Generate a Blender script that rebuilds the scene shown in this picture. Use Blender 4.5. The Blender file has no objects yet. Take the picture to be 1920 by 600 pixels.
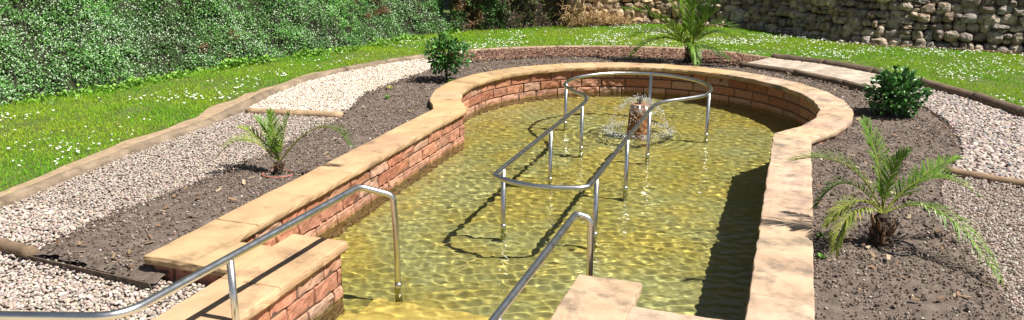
import bpy, math
import numpy as np
from mathutils import Vector, Matrix
from mathutils.geometry import tessellate_polygon

S = bpy.context.scene
COL = S.collection
RNG = np.random.default_rng(7)
R_ = math.radians

# ------------------------------------------------------------------ camera, sky, sun, exposure
cam = bpy.data.objects.new('camera', bpy.data.cameras.new('camera'))
COL.objects.link(cam)
S.camera = cam
cam.data.sensor_width = 36.0
cam.data.lens = 1555.33 / 1920 * 36
cam.data.clip_start = 0.05
cam.data.clip_end = 600
_F = Vector((-0.30881677, 0.90896839, -0.28001549)); _Rt = Vector((0.94641349, 0.32292604, 0.00450405)); _U = Vector((-0.09451833, 0.26361951, 0.95998492))
m = Matrix((_Rt, _U, -_F)).transposed().to_4x4()
m.translation = (2.0268, -11.2449, 2.8144)
cam.matrix_world = m

SUN_EL, SUN_DIR = 58.0, Vector((1.0, 0.02, 0)).normalized()
world = bpy.data.worlds.new('World'); S.world = world; world.use_nodes = True
wn = world.node_tree.nodes
sky = wn.new('ShaderNodeTexSky'); sky.sky_type = 'NISHITA'; sky.sun_disc = False
sky.sun_elevation = R_(SUN_EL); sky.sun_rotation = math.atan2(SUN_DIR.x, SUN_DIR.y)
sky.air_density = .8; sky.dust_density = 0.3
hs = wn.new('ShaderNodeHueSaturation'); hs.inputs['Saturation'].default_value = .62
world.node_tree.links.new(sky.outputs[0], hs.inputs['Color']); world.node_tree.links.new(hs.outputs[0], wn['Background'].inputs[0])
wn['Background'].inputs[1].default_value = 0.05

sun = bpy.data.objects.new('sun', bpy.data.lights.new('sun', 'SUN'))
COL.objects.link(sun)
sun.data.energy = 5.0; sun.data.angle = R_(0.5); sun.data.color = (1.0, 0.95, 0.86)
sd = Vector((SUN_DIR.x * math.cos(R_(SUN_EL)), SUN_DIR.y * math.cos(R_(SUN_EL)), math.sin(R_(SUN_EL))))
sun.rotation_euler = sd.to_track_quat('Z', 'Y').to_euler()
sun.data.cycles.is_caustics_light = True

S.view_settings.view_transform = 'Standard'; S.view_settings.look = 'None'
S.view_settings.gamma = 1; S.view_settings.use_curve_mapping = False
S.view_settings.exposure = 0.82
cy = S.cycles
cy.caustics_refractive = True; cy.caustics_reflective = False
cy.max_bounces = 8; cy.diffuse_bounces = 3; cy.glossy_bounces = 3; cy.transmission_bounces = 6; cy.transparent_max_bounces = 12
cy.sample_clamp_indirect = 6.0
cy.use_adaptive_sampling = True; cy.adaptive_threshold = 0.015
cy.use_denoising = True
S.render.threads_mode = 'AUTO'

# ------------------------------------------------------------------ noise
_T = np.random.default_rng(3).random((64, 64, 64)).astype(np.float32)
def vn3(P, seed=0):
    P = np.asarray(P, float) + seed * 17.31
    i = np.floor(P).astype(int); f = P - i; f = f * f * (3 - 2 * f)
    i0 = i % 64; i1 = (i + 1) % 64
    def g(a, b, c): return _T[a, b, c]
    x0, y0, z0 = i0[..., 0], i0[..., 1], i0[..., 2]; x1, y1, z1 = i1[..., 0], i1[..., 1], i1[..., 2]
    fx, fy, fz = f[..., 0], f[..., 1], f[..., 2]
    c00 = g(x0, y0, z0) * (1 - fx) + g(x1, y0, z0) * fx; c10 = g(x0, y1, z0) * (1 - fx) + g(x1, y1, z0) * fx
    c01 = g(x0, y0, z1) * (1 - fx) + g(x1, y0, z1) * fx; c11 = g(x0, y1, z1) * (1 - fx) + g(x1, y1, z1) * fx
    return (c00 * (1 - fy) + c10 * fy) * (1 - fz) + (c01 * (1 - fy) + c11 * fy) * fz - 0.5
def fbm(P, oct=3, seed=0):
    s = 0; a = 1.0; P = np.asarray(P, float)
    for k in range(oct):
        s = s + a * vn3(P * (2.03 ** k), seed + k); a *= 0.5
    return s
def fbm2(x, y, sc=1.0, oct=3, seed=0):
    return fbm(np.stack([np.asarray(x) * sc, np.asarray(y) * sc, np.zeros_like(np.asarray(x, float)) + .37], -1), oct, seed)

# ------------------------------------------------------------------ mesh helpers
def mk(name, V, Fs, mat, parent=None, smooth=False, col=None, mats=None):
    """V (n,3); Fs list of (k,m) int arrays (or one array); links ONE mesh object"""
    V = np.asarray(V, np.float32).reshape(-1, 3)
    if isinstance(Fs, np.ndarray): Fs = [Fs]
    Fs = [np.asarray(f, np.int32) for f in Fs if len(f)]
    me = bpy.data.meshes.new(name)
    me.vertices.add(len(V)); me.vertices.foreach_set('co', V.ravel())
    nl = sum(f.size for f in Fs); npoly = sum(len(f) for f in Fs)
    me.loops.add(nl); me.polygons.add(npoly)
    me.loops.foreach_set('vertex_index', np.concatenate([f.ravel() for f in Fs]))
    tot = np.concatenate([np.full(len(f), f.shape[1], np.int32) for f in Fs])
    st = np.concatenate([[0], np.cumsum(tot)[:-1]]).astype(np.int32)
    me.polygons.foreach_set('loop_start', st)
    me.polygons.foreach_set('use_smooth', np.full(npoly, smooth))
    if col is not None:
        a = me.attributes.new('Col', 'FLOAT_COLOR', 'POINT')
        c = np.ones((len(V), 4), np.float32); c[:, :3] = col
        a.data.foreach_set('color', c.ravel())
    me.update(); me.validate()
    if mat: me.materials.append(mat)
    o = bpy.data.objects.new(name, me); COL.objects.link(o)
    if parent: o.parent = parent
    return o

class MB:
    def __init__(s): s.V = []; s.F = {}; s.C = []; s.n = 0
    def add(s, V, Fs, col=None):
        V = np.asarray(V, float).reshape(-1, 3)
        if isinstance(Fs, np.ndarray): Fs = [Fs]
        for f in Fs:
            f = np.asarray(f)
            if f.size == 0: continue
            s.F.setdefault(f.shape[1], []).append(f + s.n)
        s.V.append(V); s.n += len(V)
        c = np.ones((len(V), 3)) if col is None else np.broadcast_to(np.asarray(col, float), (len(V), 3))
        s.C.append(c)
    def build(s, name, mat, parent=None, smooth=False):
        return mk(name, np.concatenate(s.V), [np.concatenate(f) for f in s.F.values()], mat, parent, smooth, np.concatenate(s.C))

def props(o, label=None, cat=None, group=None, kind=None):
    if label: o['label'] = label
    if cat: o['category'] = cat
    if group: o['group'] = group
    if kind: o['kind'] = kind
    return o
def thing(name, label, cat, loc=(0, 0, 0), group=None, kind=None):
    o = bpy.data.objects.new(name, None); COL.objects.link(o); o.location = loc
    o.empty_display_size = .1
    return props(o, label, cat, group, kind)
def inv(o, par):      # keep world coordinates under a moved empty
    o.parent = par; o.matrix_parent_inverse = Matrix.Translation(-Vector(par.location)); return o

def ico(sub):
    import bmesh
    bm = bmesh.new(); bmesh.ops.create_icosphere(bm, subdivisions=sub, radius=1)
    V = np.array([v.co[:] for v in bm.verts]); F = np.array([[v.index for v in f.verts] for f in bm.faces]); bm.free()
    return V, F
ICO1, ICO2, ICO3 = ico(1), ico(2), ico(3)

def rots(n, rng, tilt=math.pi):
    """random rotations: yaw anywhere, tilt limited"""
    a = rng.uniform(0, 2 * math.pi, n); b = rng.uniform(-tilt, tilt, n); c = rng.uniform(-tilt, tilt, n)
    ca, sa, cb, sb, cc, sc = np.cos(a), np.sin(a), np.cos(b), np.sin(b), np.cos(c), np.sin(c)
    Rz = np.zeros((n, 3, 3)); Rz[:, 0, 0] = ca; Rz[:, 0, 1] = -sa; Rz[:, 1, 0] = sa; Rz[:, 1, 1] = ca; Rz[:, 2, 2] = 1
    Rx = np.zeros((n, 3, 3)); Rx[:, 1, 1] = cb; Rx[:, 1, 2] = -sb; Rx[:, 2, 1] = sb; Rx[:, 2, 2] = cb; Rx[:, 0, 0] = 1
    Ry = np.zeros((n, 3, 3)); Ry[:, 0, 0] = cc; Ry[:, 0, 2] = sc; Ry[:, 2, 0] = -sc; Ry[:, 2, 2] = cc; Ry[:, 1, 1] = 1
    return Rz @ Rx @ Ry
def scatter(T, P, Rm, sc, cols):
    """T=(V,F or list of F); returns V,F list,C"""
    V0, F0 = T; n = len(P); k = len(V0)
    if isinstance(F0, np.ndarray): F0 = [F0]
    sc = np.asarray(sc, float)
    if sc.ndim == 1: sc = sc[:, None].repeat(3, 1)
    V = np.einsum('nij,nkj->nki', Rm, V0[None] * sc[:, None, :]) + P[:, None, :]
    off = (np.arange(n) * k)[:, None, None]
    Fs = [(f[None] + off).reshape(-1, f.shape[1]) for f in F0]
    C = np.repeat(cols, k, 0)
    return V.reshape(-1, 3), Fs, C

def frames(D, N):
    """rotation matrices with local Y along D and local Z close to N"""
    D = D / np.linalg.norm(D, axis=1, keepdims=True)
    X = np.cross(D, N); X /= np.linalg.norm(X, axis=1, keepdims=True) + 1e-9
    Z = np.cross(X, D)
    return np.stack([X, D, Z], -1)

def in_poly(x, y, poly):
    poly = np.asarray(poly); inside = np.zeros(np.shape(x), bool); j = len(poly) - 1
    for i in range(len(poly)):
        xi, yi = poly[i]; xj, yj = poly[j]
        c = ((yi > y) != (yj > y)) & (x < (xj - xi) * (y - yi) / (yj - yi + 1e-12) + xi)
        inside ^= c; j = i
    return inside
def dist_poly(x, y, pts, closed=False):
    pts = np.asarray(pts, float); d = np.full(np.shape(x), 1e9)
    n = len(pts)
    for i in range(n if closed else n - 1):
        a = pts[i]; b = pts[(i + 1) % n]; ab = b - a
        t = np.clip(((x - a[0]) * ab[0] + (y - a[1]) * ab[1]) / (ab @ ab + 1e-12), 0, 1)
        d = np.minimum(d, np.hypot(x - a[0] - t * ab[0], y - a[1] - t * ab[1]))
    return d
def resample(pts, step):
    pts = np.asarray(pts, float); seg = np.linalg.norm(np.diff(pts, axis=0), axis=1); s = np.concatenate([[0], np.cumsum(seg)])
    n = max(2, int(round(s[-1] / step)) + 1); t = np.linspace(0, s[-1], n)
    return np.stack([np.interp(t, s, pts[:, k]) for k in range(pts.shape[1])], 1)
def catmull(pts, k=6, closed=False):
    P = [np.array(p, float) for p in pts]; n = len(P); out = []
    rng = range(n if closed else n - 1)
    for i in rng:
        p1, p2 = P[i], P[(i + 1) % n]
        p0 = P[i - 1] if (closed or i > 0) else 2 * p1 - p2
        p3 = P[(i + 2) % n] if (closed or i + 2 < n) else 2 * p2 - p1
        for j in range(k):
            t = j / k
            out.append(.5 * ((2 * p1) + (-p0 + p2) * t + (2 * p0 - 5 * p1 + 4 * p2 - p3) * t * t + (-p0 + 3 * p1 - 3 * p2 + p3) * t ** 3))
    if not closed: out.append(P[-1])
    return np.array(out)
def fillet(pts, r, k=6):
    """round the inner corners of a 3-D polyline"""
    P = [np.array(p, float) for p in pts]; out = [P[0]]
    for i in range(1, len(P) - 1):
        a, b, c = P[i - 1], P[i], P[i + 1]
        u = (a - b); v = (c - b); lu, lv = np.linalg.norm(u), np.linalg.norm(v); d = min(r, lu * .45, lv * .45)
        p, q = b + u / lu * d, b + v / lv * d
        for j in range(k + 1):
            t = j / k; out.append((1 - t) ** 2 * p + 2 * t * (1 - t) * b + t * t * q)
    out.append(P[-1]); return np.array(out)
def tube(pts, rad, n=14, closed=False, cap=True):
    P = np.asarray(pts, float); m_ = len(P); rad = np.broadcast_to(rad, (m_,))
    T = np.roll(P, -1, 0) - np.roll(P, 1, 0)
    if not closed: T[0] = P[1] - P[0]; T[-1] = P[-1] - P[-2]
    T /= np.linalg.norm(T, axis=1, keepdims=True) + 1e-12
    ref = np.array([0, 0, 1.]) if abs(T[0][2]) < .9 else np.array([1., 0, 0])
    X = np.cross(T[0], ref); X /= np.linalg.norm(X); a = np.linspace(0, 2 * np.pi, n, endpoint=False); V = []
    for i in range(m_):
        X = X - T[i] * (X @ T[i]); X /= np.linalg.norm(X); Y = np.cross(T[i], X)
        V.append(P[i] + rad[i] * (np.cos(a)[:, None] * X + np.sin(a)[:, None] * Y))
    V = np.concatenate(V); i = np.arange(n); F = []
    for r in range(m_ if closed else m_ - 1):
        r2 = (r + 1) % m_; F.append(np.stack([r * n + i, r * n + (i + 1) % n, r2 * n + (i + 1) % n, r2 * n + i], 1))
    F = [np.concatenate(F)]
    if cap and not closed:
        V = np.concatenate([V, [P[0]], [P[-1]]]); c0, c1 = len(V) - 2, len(V) - 1; b = (m_ - 1) * n
        F.append(np.concatenate([np.stack([np.full(n, c0), (i + 1) % n, i], 1), np.stack([np.full(n, c1), b + i, b + (i + 1) % n], 1)]))
    return V, F
def polysheet(name, outer, z, mat, holes=()):
    loops = [[Vector((p[0], p[1], 0)) for p in outer]] + [[Vector((p[0], p[1], 0)) for p in h] for h in holes]
    tri = tessellate_polygon(loops); V = np.array([v[:] for l in loops for v in l]); V[:, 2] = z
    F = np.array([t for t in tri]); a, b, c = V[F[:, 0]], V[F[:, 1]], V[F[:, 2]]
    flip = np.cross(b - a, c - a)[:, 2] < 0; F[flip] = F[flip][:, ::-1]
    return mk(name, V, F, mat)
def gridfaces(nu, nv):
    i = np.arange(nu * nv).reshape(nu, nv)
    return np.stack([i[:-1, :-1], i[1:, :-1], i[1:, 1:], i[:-1, 1:]], -1).reshape(-1, 4)
def compact(V, F):
    u, invx = np.unique(F, return_inverse=True); return V[u], invx.reshape(F.shape), u

# ------------------------------------------------------------------ materials
def pmat(name, c1, c2=None, scale=6.0, rough=.85, bump=0.0, bscale=40.0, attr=False, metallic=0, spec=.35, detail=5,
         c3=None, s3=2.0, t3=(.5, .7), stretch=None, transl=0.0, bdist=.01, lo=.35, hi=.65):
    mt = bpy.data.materials.new(name); mt.use_nodes = True; nt = mt.node_tree; N = nt.nodes; L = nt.links
    b = N['Principled BSDF']; b.inputs['Roughness'].default_value = rough; b.inputs['Metallic'].default_value = metallic
    b.inputs['Specular IOR Level'].default_value = spec
    g = N.new('ShaderNodeNewGeometry'); pos = g.outputs['Position']
    if stretch:
        mp = N.new('ShaderNodeVectorMath'); mp.operation = 'MULTIPLY'; mp.inputs[1].default_value = stretch
        L.new(pos, mp.inputs[0]); pos = mp.outputs[0]
    def noise(s, d=detail, rg=.6):
        n = N.new('ShaderNodeTexNoise'); n.inputs['Scale'].default_value = s; n.inputs['Detail'].default_value = d; n.inputs['Roughness'].default_value = rg
        L.new(pos, n.inputs['Vector']); return n.outputs['Fac']
    def mapr(v, a, bb):
        r = N.new('ShaderNodeMapRange'); r.inputs[1].default_value = a; r.inputs[2].default_value = bb; L.new(v, r.inputs[0]); return r.outputs[0]
    def mix(f, a, bb, mode='MIX'):
        x = N.new('ShaderNodeMix'); x.data_type = 'RGBA'; x.blend_type = mode
        if isinstance(f, float): x.inputs[0].default_value = f
        else: L.new(f, x.inputs[0])
        for s, v in ((6, a), (7, bb)):
            if isinstance(v, tuple): x.inputs[s].default_value = (*v, 1)
            else: L.new(v, x.inputs[s])
        return x.outputs[2]
    if c2 is None: c = mix(0.0, tuple(c1), tuple(c1))
    else: c = mix(mapr(noise(scale), lo, hi), tuple(c1), tuple(c2))
    if c3 is not None: c = mix(mapr(noise(s3, 7, .68), *t3), c, tuple(c3))
    if attr:
        at = N.new('ShaderNodeAttribute'); at.attribute_name = 'Col'; c = mix(1.0, c, at.outputs['Color'], 'MULTIPLY')
    L.new(c, b.inputs['Base Color'])
    if bump:
        bp = N.new('ShaderNodeBump'); bp.inputs['Strength'].default_value = bump; bp.inputs['Distance'].default_value = bdist
        L.new(noise(bscale, 6), bp.inputs['Height']); L.new(bp.outputs[0], b.inputs['Normal'])
    if transl:
        t = N.new('ShaderNodeBsdfTranslucent'); L.new(c, t.inputs[0]); ms = N.new('ShaderNodeMixShader'); ms.inputs[0].default_value = transl
        L.new(b.outputs[0], ms.inputs[1]); L.new(t.outputs[0], ms.inputs[2]); L.new(ms.outputs[0], N['Material Output'].inputs[0])
    mt['c'] = 1
    return mt

M = {}
M['coping'] = pmat('sandstone', (.52, .355, .20), (.40, .26, .145), 3.2, .9, .35, 90, attr=True, c3=(.22, .145, .085), s3=3.0, t3=(.53, .72), bdist=.006)
M['coping_grey'] = pmat('weathered_sandstone', (.53, .385, .27), (.41, .285, .19), 4.0, .9, .4, 90, attr=True, c3=(.20, .155, .12), s3=4.3, t3=(.47, .66), bdist=.006)
M['brick'] = pmat('split_face_block', (1, 1, 1), (.80, .74, .70), 22, .92, .6, 110, attr=True, bdist=.008)
M['mortar'] = pmat('mortar', (.22, .16, .12), (.12, .08, .06), 20, .95, .4, 120)
M['soil'] = pmat('garden_soil', (.185, .145, .12), (.105, .08, .065), 9, .97, .9, 130, bdist=.015, c3=(.26, .21, .175), s3=60, t3=(.55, .70))
M['soil_bits'] = pmat('soil_crumbs', (1, 1, 1), (.8, .8, .8), 30, .95, attr=True)
M['stone_bits'] = pmat('pebble_stone', (1, 1, 1), (.82, .78, .76), 35, .8, .25, 150, attr=True, bdist=.003)
M['gravel_bed'] = pmat('gravel_bed', (.30, .235, .20), (.15, .11, .09), 50, .95, .8, 90)
M['lawn'] = pmat('lawn_soil', (.06, .10, .02), (.10, .12, .03), 5, .95, .6, 60, c3=(.20, .15, .08), s3=2.2, t3=(.66, .8))
M['dirt'] = pmat('dry_dirt', (.40, .29, .19), (.28, .20, .13), 8, .95, .7, 70)
M['grass'] = pmat('grass_blade', (1, 1, 1), (.85, .9, .7), 3, .55, attr=True, transl=.35, spec=.25)
M['leaf'] = pmat('leaf', (1, 1, 1), (.8, .85, .75), 9, .45, attr=True, transl=.22, spec=.4)
M['gloss_leaf'] = pmat('glossy_leaf', (1, 1, 1), (.8, .85, .75), 14, .28, attr=True, transl=.12, spec=.6)
M['palm'] = pmat('palm_leaf', (1, 1, 1), (.85, .88, .7), 12, .42, attr=True, transl=.25, spec=.45)
M['petal'] = pmat('petal', (1, 1, 1), None, rough=.7, attr=True, transl=.2)
M['log'] = pmat('weathered_timber', (.33, .25, .18), (.20, .145, .10), 5, .9, .6, 45, attr=True, c3=(.12, .09, .065), s3=9, t3=(.55, .75), stretch=(1, 1, 3), bdist=.01)
M['bark'] = pmat('bark', (.085, .06, .04), (.035, .025, .018), 25, .95, .9, 60, bdist=.02)
M['rock'] = pmat('rubble_stone', (1, .97, .92), (.58, .53, .48), 9, .92, .8, 30, attr=True, c3=(.17, .125, .09), s3=7, t3=(.50, .66), bdist=.03)
M['earth'] = pmat('wall_earth', (.075, .052, .035), (.03, .02, .015), 8, .95, .9, 25, bdist=.04)
M['bank'] = pmat('bank_earth', (.035, .045, .018), (.02, .02, .01), 9, .95, .8, 30, bdist=.03)
M['rubber'] = pmat('black_plastic', (.03, .03, .03), None, rough=.6)
M['ring_pink'] = pmat('faded_plastic', (.42, .16, .12), (.30, .12, .09), 20, .7)
M['liner'] = pmat('dark_sheet', (.17, .13, .10), (.08, .06, .045), 20, .85)
M['nozzle'] = pmat('nozzle_metal', (.05, .055, .05), (.12, .12, .10), 60, .45, metallic=.6)

# pool floor: algae-coated concrete
M['floor'] = pmat('algae_floor', (.45, .35, .088), (.30, .25, .055), 1.6, .95, .3, 40, c3=(.36, .345, .15), s3=.8, t3=(.42, .60), lo=.3, hi=.7)
_nt = M['floor'].node_tree
M['step'] = pmat('algae_step', (.74, .56, .17), (.58, .42, .10), 5.0, .9, .3, 60, c3=(.35, .24, .06), s3=4, t3=(.55, .75))
M['concrete'] = pmat('step_stone', (.55, .45, .30), (.42, .33, .21), 6, .9, .4, 70)

# stainless steel, with green algae below the waterline
def steel():
    mt = bpy.data.materials.new('brushed_steel'); mt.use_nodes = True; nt = mt.node_tree; N, L = nt.nodes, nt.links
    b = N['Principled BSDF']; b.inputs['Metallic'].default_value = 1; b.inputs['Roughness'].default_value = .27
    b.inputs['Base Color'].default_value = (.66, .66, .65, 1)
    g = N.new('ShaderNodeNewGeometry'); no = N.new('ShaderNodeTexNoise'); no.inputs['Scale'].default_value = 18; no.inputs['Detail'].default_value = 8
    L.new(g.outputs['Position'], no.inputs['Vector'])
    r = N.new('ShaderNodeMapRange'); r.inputs[1].default_value = .35; r.inputs[2].default_value = .7; r.inputs[3].default_value = .27; r.inputs[4].default_value = .34
    L.new(no.outputs[0], r.inputs[0]); L.new(r.outputs[0], b.inputs['Roughness'])
    a = N.new('ShaderNodeBsdfPrincipled'); a.inputs['Base Color'].default_value = (.48, .50, .12, 1); a.inputs['Roughness'].default_value = .9
    sp = N.new('ShaderNodeSeparateXYZ'); L.new(g.outputs['Position'], sp.inputs[0])
    ad = N.new('ShaderNodeMath'); ad.operation = 'MULTIPLY_ADD'; ad.inputs[1].default_value = .03; L.new(no.outputs[0], ad.inputs[0]); L.new(sp.outputs[2], ad.inputs[2])
    lt = N.new('ShaderNodeMapRange'); lt.inputs[1].default_value = .02; lt.inputs[2].default_value = .012; L.new(ad.outputs[0], lt.inputs[0])
    ms = N.new('ShaderNodeMixShader'); L.new(lt.outputs[0], ms.inputs[0]); L.new(b.outputs[0], ms.inputs[1]); L.new(a.outputs[0], ms.inputs[2])
    L.new(ms.outputs[0], N['Material Output'].inputs[0]); return mt
M['steel'] = steel()
def glassy(name, ior, rough, tint=(1, 1, 1)):
    mt = bpy.data.materials.new(name); mt.use_nodes = True; nt = mt.node_tree; nt.nodes.clear()
    o = nt.nodes.new('ShaderNodeOutputMaterial'); g = nt.nodes.new('ShaderNodeBsdfGlass'); g.inputs['IOR'].default_value = ior; g.inputs['Roughness'].default_value = rough
    g.inputs['Color'].default_value = (*tint, 1); nt.links.new(g.outputs[0], o.inputs[0]); return mt
M['water'] = glassy('pool_water', 1.33, 0.0, (.97, .99, .93))
def spray():
    mt = bpy.data.materials.new('water_spray'); mt.use_nodes = True; nt = mt.node_tree; N, L = nt.nodes, nt.links
    b = N['Principled BSDF']; b.inputs['Base Color'].default_value = (.85, .88, .88, 1); b.inputs['Roughness'].default_value = .12
    b.inputs['Transmission Weight'].default_value = .12; b.inputs['IOR'].default_value = 1.33; return mt
M['spray'] = spray()
def film():
    mt = bpy.data.materials.new('water_film'); mt.use_nodes = True; nt = mt.node_tree; N, L = nt.nodes, nt.links
    N.clear(); o = N.new('ShaderNodeOutputMaterial'); t = N.new('ShaderNodeBsdfTransparent'); g = N.new('ShaderNodeBsdfGlossy'); g.inputs['Roughness'].default_value = .12
    d = N.new('ShaderNodeBsdfDiffuse'); d.inputs[0].default_value = (.8, .85, .8, 1)
    m1 = N.new('ShaderNodeMixShader'); m1.inputs[0].default_value = .35; L.new(g.outputs[0], m1.inputs[1]); L.new(d.outputs[0], m1.inputs[2])
    m2 = N.new('ShaderNodeMixShader'); m2.inputs[0].default_value = .13; L.new(t.outputs[0], m2.inputs[1]); L.new(m1.outputs[0], m2.inputs[2]); L.new(m2.outputs[0], o.inputs[0]); return mt
M['film'] = film()

# ------------------------------------------------------------------ plan of the garden (metres; pool circle centred on the origin, water level z = 0)
ZC = .4525                                   # top of the coping
EDGE_L = [(-4.50, -9.5), (-4.52, -7.8), (-4.53, -6.10), (-4.65, -5.28), (-4.74, -4.37), (-4.78, -3.53), (-4.80, -2.91), (-4.93, -2.26), (-5.14, -1.21), (-5.25, -.07), (-5.12, .93), (-4.81, 1.82), (-4.39, 2.75)]
EDGE_B = [(-4.39, 2.75), (-3.90, 3.55), (-3.28, 4.10), (-2.46, 4.65), (-1.08, 5.14), (.06, 5.26), (1.0, 5.05), (1.67, 4.60)]
EDGE_R = [(1.67, 4.57), (2.57, 4.22), (3.33, 3.55), (3.96, 2.80), (4.55, 1.9), (4.96, .96), (5.25, 0), (5.4, -1.2), (5.4, -3), (5.3, -5), (5.2, -8), (5.2, -10)]
FRONT_R = [(1.17, 3.62), (2.08, 3.17), (2.82, 2.45), (3.22, 1.93)]
SOIL_L = [(-3.37, -6.82), (-3.44, -6.3), (-3.44, -5.76), (-3.38, -5.42), (-3.33, -4.89), (-3.36, -4.32), (-3.30, -3.94), (-3.34, -3.18), (-3.41, -2.45), (-3.63, -1.56), (-3.86, -.69), (-3.87, .17), (-3.84, .9), (-3.80, 1.7), (-3.4, 2.4), (-2.7, 3.1), (-1.9, 3.6), (-.9, 3.95), (.2, 4.0), (1.17, 3.62)]
SOIL_R = [(3.22, 1.93), (3.55, 1.62), (3.77, 1.32), (3.93, .52), (4.0, -.06), (3.96, -.88), (3.84, -1.51), (3.64, -2.21), (3.50, -2.72), (3.45, -3.23), (3.45, -4.07), (3.49, -4.64), (3.55, -5.02), (3.58, -5.6), (3.6, -7.2)]
HEDGE = [(-8.6, -9.0), (-8.3, -6.5), (-7.97, -3.16), (-7.85, -2.4), (-7.55, -1.73), (-7.42, -.77), (-7.25, 0.), (-7.01, .71), (-6.75, 1.45), (-6.35, 2.3), (-6.0, 3.2), (-5.8, 4.3), (-5.55, 5.2), (-5.2, 5.85)]
RECESS = [(-5.2, 5.85), (-4.7, 6.27), (-4.05, 6.80), (-3.34, 7.61), (-2.9, 8.05)]
WALL = [(-3.0, 7.95), (-2.4, 8.5), (-1.8, 8.95), (-.9, 9.2), (.3, 9.3), (1.2, 9.0), (2.1, 8.25), (2.8, 7.65), (3.7, 7.25), (4.7, 7.2), (5.7, 7.1), (6.6, 7.05), (8.5, 6.9), (10.5, 6.6)]

def arc(R, a0, a1, n):
    t = np.linspace(a0, a1, n); return np.stack([R * np.cos(t), R * np.sin(t)], 1)
def footprint(R, W, yf, n=60):
    y = -math.sqrt(R * R - W * W); a0 = math.atan2(y, W); a1 = math.pi - a0
    A = arc(R, a0, a1, n); return np.concatenate([A, [[-W, yf], [W, yf]]])
FP_MID = footprint(2.62, 2.1, -6.6)
FP_OUT = footprint(2.76, 2.24, -6.74)
LOOP = EDGE_L + EDGE_B[1:-1] + EDGE_R

# ground sheets
ground = polysheet('lawn', [(-60, -60), (60, -60), (60, 60), (-60, 60)], .355, M['lawn'], [LOOP])
props(ground, kind='structure')
def zlow(x, y): return np.where(y < -6.5, .235 + .085 * np.clip((y + 7.0) / .4, 0, 1), .320) + .012 * fbm2(x, y, 3, 2, 6)
h = .05
gx, gy = np.meshgrid(np.arange(-5.6, 5.65, h), np.arange(-10, 5.5, h), indexing='ij')
F = gridfaces(*gx.shape); cx = (gx[:-1, :-1] + h / 2).ravel(); cyy = (gy[:-1, :-1] + h / 2).ravel()
k = ~in_poly(cx, cyy, FP_MID) & ~((abs(cx) < 2.1) & (cyy < -6.3) & (cyy > -6.6)) & ~((cx > -1.3) & (cx < 1.0) & (cyy < -6.5) & (cyy > -8.8))
V, F2, _ = compact(np.stack([gx, gy, zlow(gx, gy) - .008], -1).reshape(-1, 3), F[k])
bed = props(mk('gravel_path', V, F2, M['gravel_bed'], smooth=True), kind='structure')
front_low = -6.9
pf = polysheet('pool_floor', [(-3, -6.9), (3, -6.9), (3, 3), (-3, 3)], -.32, M['floor'])
props(pf, kind='structure'); pf.cycles.is_caustics_receiver = True

# soil bed with lumps
SOILP = SOIL_L + [(1.9, 3.2), (2.75, 2.4)] + SOIL_R + [(2.2, -7.2), (2.2, -6.9), (-2.16, -6.93)]
h = .026
gx, gy = np.meshgrid(np.arange(-4.2, 4.3, h), np.arange(-7.3, 4.3, h), indexing='ij')
zz = .345 + .022 * fbm2(gx, gy, 2.2, 3, 1) + .034 * np.maximum(0, fbm2(gx, gy, 14, 3, 2)) + .012 * fbm2(gx, gy, 33, 2, 5)
dd = dist_poly(gx, gy, SOIL_L + [(1.9, 3.2), (2.75, 2.4)] + SOIL_R)
zz -= .03 * np.exp(-(dd / .08) ** 2)
zz -= .05 * np.exp(-((gy + 6.95) / .12) ** 2) * (gx < -2)
F = gridfaces(*gx.shape); cx = (gx[:-1, :-1] + h / 2).ravel(); cyy = (gy[:-1, :-1] + h / 2).ravel()
k = in_poly(cx, cyy, SOILP) & ~in_poly(cx, cyy, FP_MID) & ~((abs(cx) < 2.13) & (cyy < -6.3))
V, F2, _ = compact(np.stack([gx, gy, zz], -1).reshape(-1, 3), F[k])
soil = props(mk('soil_bed', V, F2, M['soil'], smooth=True), kind='structure')

# dirt strip beside the left timber edging
el = resample(EDGE_L, .12); d = np.gradient(el, axis=0); nrm = np.stack([-d[:, 1], d[:, 0]], 1); nrm /= np.linalg.norm(nrm, axis=1, keepdims=True)
w_ = .30 + .22 * fbm2(el[:, 0], el[:, 1], 1.6, 3, 8)
w_[len(w_) * 2 // 3:] *= .6
DIRT_IN = el; DIRT_OUT = el + nrm * np.maximum(.05, w_)[:, None]
V = np.concatenate([np.c_[DIRT_IN, np.full(len(el), .363)], np.c_[DIRT_OUT, np.full(len(el), .361)]]); n = len(el); i = np.arange(n - 1)
props(mk('dirt_strip', V, np.stack([i, i + 1, n + i + 1, n + i], 1), M['dirt']), kind='structure')

# ------------------------------------------------------------------ pool water with real ripples
h = .0115
gx, gy = np.meshgrid(np.arange(-2.52, 2.53, h), np.arange(-6.86, 2.53, h), indexing='ij')
zz = np.zeros_like(gx); r_ = np.random.default_rng(11)
for q in range(90):
    kk = 38 + 80 * r_.random() ** 1.15; a = r_.normal(math.pi / 2 + .15, .50) if q % 3 else r_.uniform(0, 6.28)
    ph = 1.1 * fbm2(gx, gy, 1.7, 1, q * 3)
    zz += (.58 / kk ** 2) * np.sin(kk * (gx * math.cos(a) + gy * math.sin(a)) + r_.uniform(0, 6.28) + 3 * ph)
rr = np.hypot(gx - .1, gy + .15)
amp = (1.12 + .8 * fbm2(gx, gy, .8, 2, 19)) * (1.0 - .35 * np.exp(-((rr - .75) / .35) ** 2))
zz = zz * amp + .0016 * np.sin(rr * 52) * np.exp(-((rr - .55) / .5) ** 2) * (1 + .6 * fbm2(gx, gy, 5, 2, 3))
zz += .012 * np.exp(-((rr - .5) / .09) ** 2) * fbm2(gx, gy, 22, 2, 4)
F = gridfaces(*gx.shape); cx = (gx[:-1, :-1]).ravel(); cyy = (gy[:-1, :-1]).ravel()
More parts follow.
